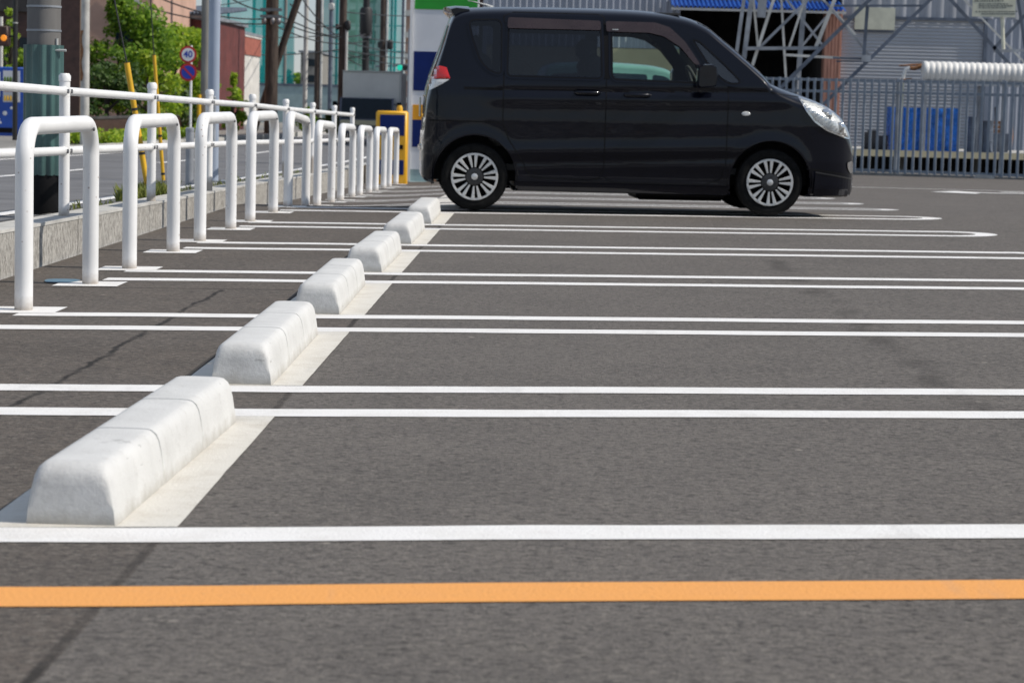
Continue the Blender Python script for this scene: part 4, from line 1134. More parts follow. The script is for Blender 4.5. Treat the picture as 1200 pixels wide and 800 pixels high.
b = MB(); ybox(b, wo(1000), wo(1047), -.06, -.03, hz(35, 1020), hz(9, 1020)); b.build('wall_sign', M['plaque'], W_)
b = MB(); b.tube([(wo(1046), -.04, hz(36)), (wo(1000), -.04, hz(36))], .02, 6); b.build('sign_bar', M['galv_dark'], W_)
# things half seen in the dark bay
t = thing('workshop_rack', 'dim metal rack standing inside the dark open bay', 'rack', (6+wo(905), WY+2.2, wg))
b = MB()
for x in (-1.0, -.3, .4, 1.1): b.box((x, 0, .8), (.05, .4, 1.6))
for z in (.5, 1.0, 1.5): b.box((.05, 0, z), (2.2, .45, .04))
b.build('rack_frame', M['galv_dark'], t)
for k, (x, z, s_) in enumerate(((-.6, .52, .3), (0, .52, .26), (.7, 1.02, .32), (-.7, 1.02, .22))): b = MB(); b.box((x, 0, z+s_/2), (s_*1.2, .3, s_), bev=.02); o = b.build('stored_box', M['bluewrap' if k % 2 else 'offwhite'], t)

# next building behind the pylon
t = thing('dark_gable_building', 'dark brown building behind the black van roof, beside the grey warehouse', 'building', (wx(585, 66), 66, zg(0, 66)))
b = MB(); ybox(b, -1.45, .95, 0, 6, 0, 6.0); b.build('wall', M['brown'], t); b = MB(); b.prism([(-1.6, 6), (1.1, 6), (-.25, 7)], -.2, 6.2); b.build('roof', M['maroon'], t)

# ================================================================== LATTICE TOWER
LT = thing('lattice_tower', 'grey steel lattice tower foot with crossed braces standing behind the picket fence', 'tower', (wx(950, 52), 52, yz))
lo = off(LT.location)
def brace(a, c, Ya, Yc, w, m, nm='brace', ext=(0, 0)):
    a = np.array(a, float); c = np.array(c, float); d_ = (c-a)/np.linalg.norm(c-a); a = a-d_*ext[0]; c = c+d_*ext[1]
    p, q = at(*a, Ya), at(*c, Yc); b = MB(); ww = w*.88*51/2787
    up = np.array([0, 1, 0])
    b.bar(lo(p), lo(q), ww, .012); P, Q = Vector(lo(p)), Vector(lo(q)); tt = (Q-P).normalized(); e = tt.cross(Vector((0, 1, 0))).normalized()*(ww/2-.006)
    b.bar(P+e+Vector((0, ww/2+.004, 0)), Q+e+Vector((0, ww/2+.004, 0)), .012, ww)     # second flange of the angle iron
    return b.build(nm, M[m], LT)
Yn, Yf = 51.0, 53.6
G, GL, GD = 'galv', 'galv_light', 'galv_dark'
brace((871.7, 0), (863.4, 60), Yn, Yn, 4.6, G, 'leg', (90, 150))
brace((880.5, 0), (871.7, 70), Yn+.15, Yn+.15, 6.2, G, 'leg', (90, 140))
brace((883, 0), (888, 53), Yn+.3, Yn+.3, 3, GL, 'brace', (70, 4))
brace((906.5, 0), (881, 79), Yn, Yn, 4, GL, 'brace', (80, 60))
brace((915.7, 0), (921, 92), Yf, Yf, 3.2, GL, 'brace', (80, 110))
brace((947, 0), (892, 54), Yn+.1, Yn+.1, 3.6, G, 'brace', (60, 4))
brace((922, 0), (963, 52), Yf-.3, Yf-.3, 3.2, G, 'brace', (60, 2))
brace((942.5, 0), (935.5, 92), Yf+.2, Yf+.2, 7, G, 'leg', (90, 115))
brace((939.5, 11), (925, 55), Yn+.2, Yn+.2, 3, GL, 'brace', (70, 3))
brace((978, 0), (958, 51), Yn-.1, Yn-.1, 5, GL, 'brace', (80, 4))
brace((965, 24), (941, 53), Yf, Yf, 3, G, 'brace', (6, 4))
brace((874, 57), (963, 56.5), Yn-.15, Yn-.15, 4.4, G, 'horizontal_strut')
brace((921, 64.5), (1000, 69), Yf-.15, Yf-.15, 3.4, GL, 'horizontal_strut')
brace((1019, 0), (925, 93), Yn-.3, Yn-.3, 5, GD, 'brace', (80, 150))
brace((965, 0), (1000, 38), Yf+.1, Yf+.1, 3, GL, 'brace', (70, 4))
brace((1090, 0), (991, 97), Yn-.3, Yn-.3, 4.6, GD, 'brace', (70, 150))
brace((1114, 0), (1200, 94), Yn-.3, Yn-.3, 4.6, GD, 'brace', (60, 120))
brace((978, 7), (1082, 7), Yn-.28, Yn-.28, 3, GD, 'horizontal_strut')
brace((1016.6, 7), (1012, 69), Yn-.25, Yn-.25, 4.4, GD, 'hanger')
brace((980, 18), (1021, 68), Yn, Yn, 3, G, 'brace', (20, 2))
brace((976, 68), (1020, 69.5), Yn-.2, Yn-.2, 2.6, GD, 'horizontal_strut')
brace((980, 72), (1020, 72.5), Yn+.1, Yn+.1, 2, GD, 'horizontal_strut')
brace((1151, 22), (1200, 73), Yf, Yf, 2.6, GL, 'brace', (60, 90))
brace((1204, 15), (1164, 58), Yn-.3, Yn-.3, 4.2, GD, 'brace', (70, 0))
brace((1164, 60), (1225, 59), Yn-.28, Yn-.28, 4, G, 'horizontal_strut')
brace((1193, 0), (1202, 60), Yn, Yn, 4.2, GD, 'leg', (80, 150))
b = MB(); p0, p1 = lo(at(1010, 66.5, Yn-.33)), lo(at(1020, 71, Yn-.33)); b.box(((p0[0]+p1[0])/2, p0[1], (p0[2]+p1[2])/2), (.20, .012, .14)); b.build('gusset_plate', M['galv'], LT)
b = MB(); p0, p1 = lo(at(888.5, -12, Yn-.2)), lo(at(898, 20, Yn-.2)); b.box(((p0[0]+p1[0])/2, p0[1], (p0[2]+p1[2])/2), (.19, .015, .60), M=Matrix.Rotation(.04, 3, 'Y')); b.build('steel_plate', M['galv'], LT)
for px, Y in ((851, Yn), (862, Yn+.15), (927, Yf+.2), (1217, Yn)):
    x = float(at(px, 205, Y)[0]); q = lo((x, Y, yz)); b = MB(); b.prism([(q[0]-.28, -.1), (q[0]+.28, -.1), (q[0]+.18, .22), (q[0]-.18, .22)], q[1]-.25, q[1]+.25); b.build('footing', M['conc'], LT)
# notice plaque on a cream post
t = thing('notice_board', 'cream notice plaque with lines of small dark writing fixed to the lattice tower', 'sign', tuple(at(1165, 9, 50.4)))
no = off(t.location)
b = MB(); p0, p1 = no(at(1139, 19.5, 50.4)), no(at(1191.5, -22, 50.4)); ybox(b, p0[0], p1[0], -.012, .012, p0[2], p1[2]); b.build('board', M['plaque'], t)
b = MB(); rr = np.random.default_rng(3)
for yy, xa_, xb_, hgt in ((1.2, 1142, 1175, 1.6), (4.9, 1147, 1182, 1.1), (7.1, 1147, 1184, 1.1), (9.3, 1147, 1179, 1.1), (13.9, 1143, 1190, 1.2), (16.6, 1150, 1190, 1.2)):
    px = xa_
    while px < xb_:
        L_ = rr.uniform(1.0, 3.2); q0, q1 = no(at(px, yy+hgt/2, 50.4)), no(at(px+L_, yy-hgt/2, 50.4))
        ybox(b, q0[0], q1[0], -.0165, -.0125, q0[2], q1[2]); px += L_+rr.uniform(.5, 1.4)
b.build('writing', M['ink'], t)
b = MB(); p0, p1 = no(at(1174.5, 20, 50.46)), no(at(1175.8, 58, 50.46)); b.tube([p1, p0], .040, 10)
b.build('bracket_post', M['plaque'], t, 40)

# ================================================================== STREET SIDE
def pxof(Y):    # helper for x and z of a photo point at distance Y
    return (lambda px: float(at(px, 110, Y)[0])), (lambda px, v: float(at(px, v, Y)[2]))
def pole(name, label, top, bot, Y, wpx, m, extra=None, group=None, up=120, zb=None, n=18, taper=.9):
    """a leaning-free round post: bot and top are photo points, it goes on up beyond the frame"""
    p = at(*bot, Y); r = wpx*Y/F/2; z0 = zb if zb is not None else float(zst(Y))-.02 if p[0] > -8 else float(zst(Y))+.08
    h = float(at(top[0], top[1]-up, Y)[2])-z0
    t = thing(name, label, 'pole', (p[0], Y, z0), group)
    b = MB(); b.tube([(0, 0, 0), (0, 0, h*.5), (0, 0, h)], [r, r*(1+taper)/2, r*taper], n); b.build('pole_shaft', M[m], t, 50)
    return t, r, h
M['pole_conc'] = mat('dark_weathered_pole_concrete', (.15, .145, .14), .8, var=.2, scale=2, stretch=(3, 3, .4))
# concrete utility pole with its anti-poster sheet
ux, uz = pxof(14.3)
t, r, h = pole('utility_pole', 'thick grey concrete utility pole wrapped in a green corrugated guard sheet', (52, 0), (50.5, 246), 14.3, 39.5, 'pole_conc', zb=float(zwall(14.3))-.03, n=32, taper=.97)
zb_ = float(zwall(14.3))-.03
z1, z2 = uz(50, 205)-zb_, uz(50, 53)-zb_
b = MB(); N = 120; vs = []
for z in (z1, z2):
    for k in range(N):
        a = 2*math.pi*k/N; q = r+.004+.0075*(1+math.cos(a*13)); vs.append((q*math.cos(a), q*math.sin(a), z))
b.add(vs, [(k, (k+1) % N, N+(k+1) % N, N+k) for k in range(N)]); b.build('guard_sheet', M['sheet'], t, 60)
b = MB(); b.tube([(0, 0, 0), (0, 0, z1+.005)], r+.006, 32); b.build('foot_band', M['blackplastic'], t, 40)
for v in (36, 8): b = MB(); b.lathe([(r+.002, uz(50, v)-zb_-.006), (r+.002, uz(50, v)-zb_+.006)], (0, 0, 0), n=32); b.build('steel_band', M['galv'], t, 40)
b = MB(); b.tube([(r+.004, -.02, -.0), (r+.008, -.04, z1), (r-.012, -.055, z2), (r-.012, -.055, z2+.04)], .0085, 8); b.build('earth_wire_cover', M['galv_light'], t, 50)
b = MB(); b.tube([(r-.02, -.06, uz(70, 59.5)-zb_), (r+.045, -.06, uz(70, 59.5)-zb_)], .008, 8); b.build('step_bolt', M['galv_light'], t, 50)
# guy wires in yellow tubes
for k, (q, p, tp, Y, rad, lb) in enumerate((((174, 226), (148.5, 73), (139, 25), 17.5, .021, 'yellow guy-wire guard tube leaning beside the thick concrete pole, thicker and nearer one'), ((191, 205), (180.5, 64), (178, 25), 24.5, .019, 'thin yellow guy-wire guard tube leaning in front of the tree'))):
    A, B_, T_ = at(*q, Y), at(*p, Y), at(*tp, Y)
    g = float(zst(Y))-.03; A = A+(A-B_)*((A[2]-g)/(B_[2]-A[2])) if A[2] > g else A
    t = thing('guy_wire', lb, 'guy wire', tuple(A), 'guy wires with yellow guards'); o_ = off(A)
    b = MB(); b.tube([o_(A), o_(B_)], rad, 14); b.build('guard_tube', M['tape'], t, 50)
    b = MB()
    for f in (.05, .35, .66, .995): c0 = A+(B_-A)*f; c1 = A+(B_-A)*min(1.0, f+.018); b.tube([o_(c0), o_(c1)], rad*1.13, 14)
    b.build('black_band', M['tape_black'], t, 50)
    far = B_+(T_-B_)*4.5
    b = MB(); b.tube([o_(B_), o_(far)], .0055, 8); b.build('steel_strand', M['cable'], t, 50)
def blades(name, label, spots, n, hmax, m='grass', rad=.25):
    b = MB()
    for (x, y, z) in spots:
        for k in range(n):
            a = random.uniform(0, 6.28); d = rad*math.sqrt(random.random()); px, py_ = x+d*math.cos(a)*.5, y+d*math.sin(a)*2; hh = hmax*random.uniform(.4, 1); le = random.uniform(-.5, .5); w_ = .0035
            b.add([(px-w_, py_, z), (px+w_, py_, z), (px+w_*.6+le*hh*.5, py_, z+hh*.65), (px+le*hh, py_+random.uniform(-.05, .05), z+hh)], [(0,1,2,3)])
    return b
tag(blades('grass', '', [(-2.99, 17.2, float(zwall(17.2))-.03), (-3.0, 18.2, float(zwall(18.2))-.03)], 420, .13).build('verge_grass', M['grass'], None, fixn=False), kind='stuff')
tag(blades('grass', '', [(-2.98, y, float(zwall(y))-.03) for y in (11.5, 14.9, 15.6, 19.6, 20.6, 22, 24, 26, 28)], 60, .06, rad=.3).build('verge_grass', M['grass'], None, fixn=False), kind='stuff')
# grey bollard and pale steel pole by the street
p = at(222, 213, 23); z0 = float(zst(23))-.03
t = thing('street_bollard', 'slim grey capped bollard at the street edge, in line with the round road signs', 'bollard', (p[0], 23, z0))
hh = float(at(222, 150, 23)[2])-z0
b = MB(); b.tube([(0, 0, 0), (0, 0, hh-.02)], .040, 18); b.build('bollard_shaft', M['galv'], t, 50); b = MB(); b.lathe([(.044, hh-.03), (.044, hh-.005), (.03, hh+.005)], (0, 0, 0), n=18); b.build('bollard_cap', M['galv'], t, 50)
M['steel_blue'] = mat('pale_blue_grey_steel', (.36, .42, .52), .4, .2, var=.05, scale=2)
t, r, h = pole('lamp_pole', 'pale blue-grey steel pole standing at the street edge', (257, 0), (249, 217), 24, 13.5, 'steel_blue', n=24, taper=1)
b = MB(); b.box((.0, 0, .012), (.3, .3, .024)); b.box((0, -r-.02, .62), (.07, .05, .5), bev=.01); b.build('base_plate', M['galv'], t)

# ---- the far side of the street: poles
pole('grey_pole', 'pale grey pole with a rust-streaked upper part beside the brown pillar', (99, 0), (99, 170), 41.5, 10.5, 'conc')[0]
t = bpy.data.objects['grey_pole']; r = 10.5*41.5/F/2
b = MB(); zz0 = float(at(99, 95, 41.5)[2]-t.location.z); zz1 = float(at(99, 36, 41.5)[2]-t.location.z)
N = 14; vs = []
for j in range(9):
    for k in range(N+1): a = math.pi*(.75+.62*k/N)+.25*math.sin(j*1.7); q = r*1.0+.004; vs.append((q*math.cos(a), q*math.sin(a), zz0+(zz1-zz0)*j/8))
b.add(vs, [(j*(N+1)+k, j*(N+1)+k+1, (j+1)*(N+1)+k+1, (j+1)*(N+1)+k) for j in range(8) for k in range(N)]); b.build('rust_streak', M['rust'], t, 60)
t, r, h = pole('timber_pole', 'brownish utility pole with a yellow foot guard behind the pale steel pole', (243.5, 0), (240, 160), 56, 11.5, 'conc_dark')
b = MB(); b.tube([(-.10-.02, -.16, 0), (-.10-.02, -.16, 1.05)], .05, 10); b.build('foot_guard', M['tape'], t, 50)
t, r, h = pole('timber_pole', 'dark timber utility pole with a long diagonal prop', (321, 0), (317, 160), 69, 15.5, 'wood_pole')
to = off(t.location)
b = MB(); A, B_ = at(350, -2, 69.3), at(308, 122, 69.3); d_ = A-B_; b.tube([to(B_-d_*.25), to(A+d_*.5)], .105, 12); b.build('prop', M['wood_pole'], t, 50)
b = MB()
for v in (12, 20): q = to(at(319, v, 69)); b.box((q[0], -.28, q[2]), (.62, .10, .08))
for dx_ in (-.2, 0.05, .22):
    q = to(at(319, 26, 69)); b.lathe([(.05, q[2]-.08), (.07, q[2]-.04), (.07, q[2]+.06), (.04, q[2]+.1)], (dx_, -.32, 0), n=10)
b.build('insulator_arm', M['bolt'], t, 40)
PL = [(360.5, 357, 84, 5.5, 'conc', 'thin pale concrete pole between the propped timber pole and the tall dark poles', 'utility_pole'), (371.5, 371, 90, 7, 'wood_pole', 'dark reddish pole standing in front of the teal netting edge', 'utility_pole'), (386.5, 386, 96, 5, 'galv_dark', 'thin dark steel pole against the bright teal netting', 'utility_pole'),
      (401, 400, 80, 9.5, 'wood_pole', 'thick brown pole with lamp box just behind the small truck', 'utility_pole'), (428, 427, 88, 8.5, 'cable', 'black pole with a transformer rising straight above the small truck', 'utility_pole'), (449, 447, 100, 7.5, 'wood_pole', 'brown pole above the truck box, beside the pink building', 'utility_pole'), (334, 333, 120, 3.5, 'conc_dark', 'slim far pole just past the diagonal prop', 'utility_pole'), (471, 470, 130, 3.5, 'galv_dark', 'thin dark pole carrying the green traffic signal', 'signal_pole'), (457.5, 457, 125, 3.2, 'net_pole', 'slim teal pole above the truck box', 'utility_pole')]
for a, c, Y, w_, m, lb, nm in PL:
    t, r, h = pole(nm, lb, (a, 0), (c, 140), Y, w_, m, group=None, up=100)
    to = off(t.location); q = lambda v: to(at(a, v, Y))[2]
    if c == 427: b = MB(); b.lathe([(.20, q(42)), (.23, q(40)), (.23, q(12)), (.18, q(9))], (0, -.1, 0), n=18); b.build('transformer', M['cable'], t, 40); b = MB(); b.lathe([(r*1.5, q(45)), (r*1.5, q(38))], (0, 0, 0), n=16); b.box((0, -.1, q(40)), (.42, .3, .10)); b.build('bracket', M['bolt'], t, 40)
    if c == 400: b = MB(); b.box((.18, -.15, q(30)), (.18, .2, .34), bev=.05); b.box((-.18, -.1, q(32)), (.12, .14, .2), bev=.03); b.build('lamp_box', M['cable'], t, 40); b = MB(); b.tube([(r, -.12, q(140)), (r, -.12, q(25))], .05, 8); b.build('cable_riser', M['galv_light'], t, 40)
    if c == 386: b = MB(); b.box((.02, -.12, q(8)), (.22, .2, .26), bev=.03); b.build('junction_box', M['galv_light'], t, 40)
    if c in (447, 371): b = MB(); b.tube([(r+.03, -.05, q(140)), (r+.03, -.05, q(-60))], .05, 8); b.build('cable_riser', M['galv_light'], t, 40)
    if c == 447: b = MB(); b.lathe([(.10, q(58)), (.13, q(56)), (.13, q(49)), (.09, q(47))], (.30, -.05, 0), n=12); b.box((-.1, -.1, q(53)), (.2, .2, .25)); b.build('cable_closure', M['cable'], t, 40)
    if c == 470:
        A = to(at(466, 79, 129.7)); B_ = to(at(483, 80, 129.7))
        b = MB(); ybox(b, A[0]-.02, B_[0]+.05, -.30, -.12, A[2]-.19, A[2]+.19); b.build('signal_housing', M['galv'], t)
        for k, (px, m2) in enumerate(((468.5, 'teal_lamp'), (474.4, 'tape_black'), (480.3, 'tape_black'))): e = to(at(px, 79.5, 129.7)); b = MB(); b.lathe([(.155, -.305), (.14, -.34)], (e[0], 0, e[2]), 'Y', 18); b.build('signal_lamp', M[m2], t, 40)
        b = MB(); e = to(at(440, 78, 129.8)); b.tube([(e[0], -.15, e[2]), (0, -.1, A[2]+.1)], .04, 8); b.build('signal_arm', M['galv_dark'], t, 40)
# round road signs on one thin pole
Y = 52.; p = at(223, 160, Y); z0 = float(zst(Y))+.08
t = thing('road_sign', 'thin white pole with a round 40 sign above a round blue no-parking sign', 'road sign', (p[0], Y, z0)); to = off(t.location)
c1, c2 = to(at(220.8, 64.2, Y)), to(at(220.8, 85, Y))
b = MB(); b.tube([(0, 0, 0), (0, 0, c1[2]+.2)], .027, 12); b.build('sign_pole', M['sign_white'], t, 50)
def disc(r, y, c, m, name, par, n=40): b = MB(); b.lathe([(r, y), (r, y+.004)], (c[0], 0, c[2]), 'Y', n); return b.build(name, M[m], par, 40)
pl = disc(.186, -.045, c1, 'sign_red', 'speed_sign', t); disc(.140, -.0505, c1, 'sign_white', 'sign_face', pl)
pn = disc(.193, -.045, c2, 'sign_red', 'no_parking_sign', t); disc(.145, -.0505, c2, 'sign_blue', 'sign_face', pn)
b = MB(); b.bar((c2[0]-.105, -.0515, c2[2]+.105), (c2[0]+.105, -.0515, c2[2]-.105), .04, .002); b.build('sign_slash', M['sign_red'], pn)
cu = bpy.data.curves.new('speed_number', 'FONT'); cu.body = '40'; cu.size = .20; cu.align_x = 'CENTER'; cu.align_y = 'CENTER'; cu.extrude = .001; cu.offset = .004
tx = bpy.data.objects.new('speed_number', cu); me = None; C.objects.link(tx)
bpy.context.view_layer.update(); me = bpy.data.meshes.new_from_object(tx.evaluated_get(bpy.context.evaluated_depsgraph_get())); C.objects.unlink(tx); bpy.data.objects.remove(tx)
o = bpy.data.objects.new('speed_number', me); C.objects.link(o); o.parent = pl; o.location = (c1[0], -.0525, c1[2]); o.rotation_euler = (R(90), 0, 0); me.materials.clear(); me.materials.append(M['sign_blue'])

# ---- buildings
def bld(name, label, px0, px1, Y0, depth, ptop, m, roofm='galv', extra=None, ztop=None):
    x0, x1 = float(at(px0, 100, Y0)[0]), float(at(px1, 100, Y0)[0]); z0 = float(zst(Y0))+.05
    zt_ = ztop if ztop else float(at((px0+px1)/2, ptop, Y0)[2])
    t = thing(name, label, 'building', ((x0+x1)/2, Y0, z0)); w_ = (x1-x0)/2
    b = MB(); ybox(b, -w_, w_, 0, depth, 0, zt_-z0); b.build('wall', M[m], t)
    b = MB(); ybox(b, -w_-.12, w_+.10, -.12, depth+.1, zt_-z0+.003, zt_-z0+.12); b.build('roof', M[roofm], t)
    return t, w_, zt_-z0
t, w_, h = bld('brown_pillar', 'tall dark brown tiled pillar of the shop front behind the thick concrete pole', 56, 93, 43.5, .30, 0, 'brown', ztop=5.5)
b = MB(); ybox(b, w_+.003, w_+.02, 0.01, .29, 0, h); b.build('painted_sunlit_side', M['tan'], t)  # tan strip paints in the sunlit look of the pillar's side face
t, w_, h = bld('brown_shop', 'dim brown shop front behind the blue vending machine', -60, 40, 56, 6, 0, 'brown', ztop=5.6)
b = MB(); ybox(b, -w_, w_, -.10, -.02, 2.9, 3.4); b.build('fascia', M['shade_in'], t)
for k in range(3): b = MB(); ybox(b, -w_+.35+k*.66, -w_+.85+k*.66, -.03, .01, .8, 2.3); b.build('window', M['darkglass'], t)
t, w_, h = bld('salmon_house', 'salmon pink rendered house behind the trees', 88, 178, 66, 8, 0, 'salmon', ztop=6.2)
A = at(150, -6, 65.95); B_ = at(178, 14, 65.95); to = off(t.location)
b = MB(); d_ = (B_-A); b.bar(to(A-d_*.6+np.array([0, -.03, 0])), to(B_+np.array([0, -.03, 0])), .10, .05); b.build('stair_trim', M['offwhite'], t)
for px, v in ((150, 45), (150, 100)):
    q = to(at(px, v, 65.97)); b = MB(); ybox(b, q[0]-.35, q[0]+.35, -.02, .02, q[2]-.5, q[2]+.5); f_ = b.build('window', M['darkglass'], t); b = MB(); ybox(b, q[0]-.40, q[0]+.40, -.05, -.021, q[2]-.56, q[2]-.50); b.build('sill', M['offwhite'], f_)
t, w_, h = bld('maroon_workshop', 'dark maroon clad workshop with a zigzag corrugated roof edge behind the trees', 177, 242, 73, 9, 21, 'maroon')
b = MB(); n = 18*6
for i in range(n+1): x = -w_-.15+(2*w_+.25)*i/n; zq = h+.14+.045*(1 if (i % 6) in (1, 2, 3) else -1); b.v += [(x, -.3, zq), (x, 9, zq+.5), (x, -.3, zq-.03), (x, 9, zq+.47)]
for i in range(n): a = 4*i; b.f += [(a, a+4, a+5, a+1), (a+2, a+3, a+7, a+6), (a, a+2, a+6, a+4)]
b.m = [0]*len(b.f); b.build('corrugated_roof', M['galv_dark'], t, 20)
t, w_, h = bld('red_brick_house', 'small red brick house with a pale lower storey left of the netting', 238, 276, 98, 8, 38, 'offwhite')
to = off(t.location); q = to(at(260, 62, 98))[2]; b = MB(); ybox(b, -w_-.05, w_+.05, -.05, 8.05, q, h-.02); b.build('upper_storey', M['brickred'], t); b = MB(); ybox(b, -w_-.08, w_+.08, -.08, 8.08, q+.75, q+.9); b.build('eave_band', M['offwhite'], t)
for k in (-.35, .35): b = MB(); ybox(b, k-.16, k+.16, -.03, .01, q-.9, q-.25); b.build('window', M['darkglass'], t)
t, w_, h = bld('grey_flats', 'narrow grey block of flats seen between the poles', 352, 371, 135, 7, 62, 'conc_dark')
for k in range(3):
    b = MB(); ybox(b, -w_+.12, w_-.12, -.03, .01, h-.75-k*.9, h-.35-k*.9); b.build('window', M['darkglass'], t)
t, w_, h = bld('pink_building', 'pink rendered building with balconies above the truck, beside the sign pylon', 474, 512, 150, 8, 0, 'salmon', ztop=12)
for k in range(7): b = MB(); ybox(b, -w_-.02, w_, -.35, -.01, 1.2+k*1.35, 1.55+k*1.35); b.build('balcony', M['offwhite'], t)
t, w_, h = bld('green_flats', 'pale green apartment block behind the poles above the truck', 404, 446, 165, 9, 0, 'plinth', ztop=14)
for k in range(8):
    for j in range(3): b = MB(); x = -w_+.25+j*(2*w_-.5)/3; ybox(b, x, x+.5, -.03, .01, 1+k*1.4, 1.9+k*1.4); b.build('window', M['darkglass'], t)
t = thing('boundary_wall', 'long low grey boundary wall at the foot of the teal netting', 'wall', (-10, 118, float(zst(118))))
to = off(t.location); b = MB(); A, B_ = to(at(268, 104, 118)), to(at(470, 104, 118)); ybox(b, A[0], B_[0], 0, .3, 0, A[2]+.2); b.build('wall_panel', M['plinth'], t); b = MB(); ybox(b, A[0], B_[0], -.04, .34, A[2]+.2, A[2]+.32); b.build('wall_cap', M['galv_dark'], t)

# ---- golf range netting
def net(label, quads, poles, Y, m, m2='net_dense'):
    p = at(300, 120, Y); t = thing('range_net', label, 'netting', (p[0], Y, float(zst(Y))), 'tall netting of a golf range'); to = off(t.location)
    for k, (poly, mm) in enumerate(quads):
        b = MB(); P = [to(at(*q, Y+.15*k)) for q in poly]; x0 = min(p_[0] for p_ in P); x1 = max(p_[0] for p_ in P); z0 = min(p_[2] for p_ in P); z1 = max(p_[2] for p_ in P)
        pl = [(p_[0], p_[2]) for p_ in P]; c_ = 1.2; x = x0
        while x < x1:
            z = z0
            while z < z1:
                q = clipcell(pl, x, x+c_, z, z+c_)
                if q: b.add([(a, .15*k+.25*math.sin(a*.9)*math.sin(c*.33), c) for a, c in q], [tuple(range(len(q)))])
                z += c_
            x += c_
        b.build('net_fabric', M[mm], t, 60, fixn=False)
    for px, w_ in poles:
        A = to(at(px, 125, Y+.3)); B_ = to(at(px+3, -140, Y+.3)); b = MB(); b.tube([(A[0], .4, 0), (A[0], .4, B_[2])], w_*Y/F/2, 8); b.build('net_pole', M['net_pole'], t, 50)
    for v in (30, 60, 88):
        A, B_ = to(at(quads[0][0][0][0], v, Y)), to(at(quads[0][0][-1][0] if False else quads[0][0][1][0], v, Y)); b = MB(); b.tube([(A[0], .35, A[2]), (B_[0], .35, A[2])], .035, 6); b.build('net_cable', M['net_pole'], t, 50)
net('broad teal golf range net with a denser curved layer, left of the propped timber pole', [([(262, -150), (346, -150), (344, 132), (258, 132)], 'net'), ([(264, 40), (277, 36), (288, 29), (296, 21), (300, 10), (302, -150), (345, -150), (343, 132), (258, 132)], 'net')], [(296, 4), (308, 4), (266, 3), (332, 3)], 142, 'net')
net('narrow bright teal net strip between the dark poles left of the truck', [([(372, -150), (399, -150), (398, 132), (371, 132)], 'net_dense')], [(373, 2.5), (393, 3)], 146, 'net')
net('pale green net panel above the truck box', [([(404, -150), (446, -150), (445, 132), (403, 132)], 'net_pale')], [(416, 2), (436, 2)], 150, 'net')
net('teal net panel beside the pink building', [([(448, -150), (474, -150), (473, 132), (447, 132)], 'net')], [(461, 3)], 144, 'net')

# ---- overhead cables
CB = [((100, -18), (318, 28), 60, 69, 3), ((150, -20), (318, 22), 62, 69, 3), ((240, -25), (319, 14), 60, 69, 2), ((318, 14), (520, 60), 69, 110, 5), ((318, 20), (430, 40), 69, 88, 3), ((318, 28), (430, 48), 69, 88, 3), ((262, 38), (400, 40), 130, 80, 2), ((262, 60), (401, 58), 130, 80, 2), ((401, 58), (520, 66), 80, 120, 2), ((400, 62), (520, 72), 80, 130, 3), ((340, 5), (401, 30), 70, 80, 3), ((401, 14), (520, 18), 80, 130, 1), ((371, 60), (428, 64), 90, 88, 2), ((401, 64), (440, 82), 80, 105, 1), ((345, -15), (400, 45), 70, 80, 2), ((428, 44), (500, 50), 88, 120, 1), ((176, 5), (300, -2), 75, 110, 2)]
for k, (a, c, Ya, Yc, sag) in enumerate(CB):
    A, B_ = at(*a, Ya), at(*c, Yc); pts = []
    for i in range(21): f = i/20; q = A+(B_-A)*f; pts.append((q[0]-A[0], q[1]-A[1], q[2]-A[2]-sag*.1*4*f*(1-f)))
    b = MB(); b.tube(pts, .021, 5); o = b.build('overhead_cable', M['cable'], None, 60); o.location = tuple(A)
    tag(o, 'thin black overhead cable slung between the street poles', 'cable', 'overhead cables between the street poles')

# ---- foliage
def crown(clumps, n, leaf, m, name, parent, lo=(0, 0, 0), seed=0):
    r = np.random.default_rng(seed); vol = np.array([c[3]*c[4]*c[5] for c in clumps]); cnt = np.maximum(8, (n*vol**.75/np.sum(vol**.75)).astype(int)); V_ = []; Fs = []
    for c, k in zip(clumps, cnt):
        d = r.normal(size=(k, 3)); d /= np.linalg.norm(d, axis=1)[:, None]; rad = r.random(k)**.45; P = np.array(c[:3])+d*rad[:, None]*np.array(c[3:6])
        N_ = d*.6+r.normal(size=(k, 3))*.7+np.array([0, 0, .45]); N_ /= np.linalg.norm(N_, axis=1)[:, None]
        T = np.cross(N_, r.normal(size=(k, 3))); T /= np.linalg.norm(T, axis=1)[:, None]; B_ = np.cross(N_, T); s = leaf*r.uniform(.6, 1.3, k)[:, None]
        a = P-T*s; b2 = P+B_*s*.5-T*s*.1; c2 = P+T*s; d2 = P-B_*s*.5-T*s*.1
        for q in zip(a, b2, c2, d2): o_ = len(V_); V_ += [tuple(x) for x in q]; Fs.append((o_, o_+1, o_+2, o_+3))
    b = MB(); b.v = V_; b.f = Fs; b.m = [0]*len(Fs); return b.build(name, m, parent, fixn=False)
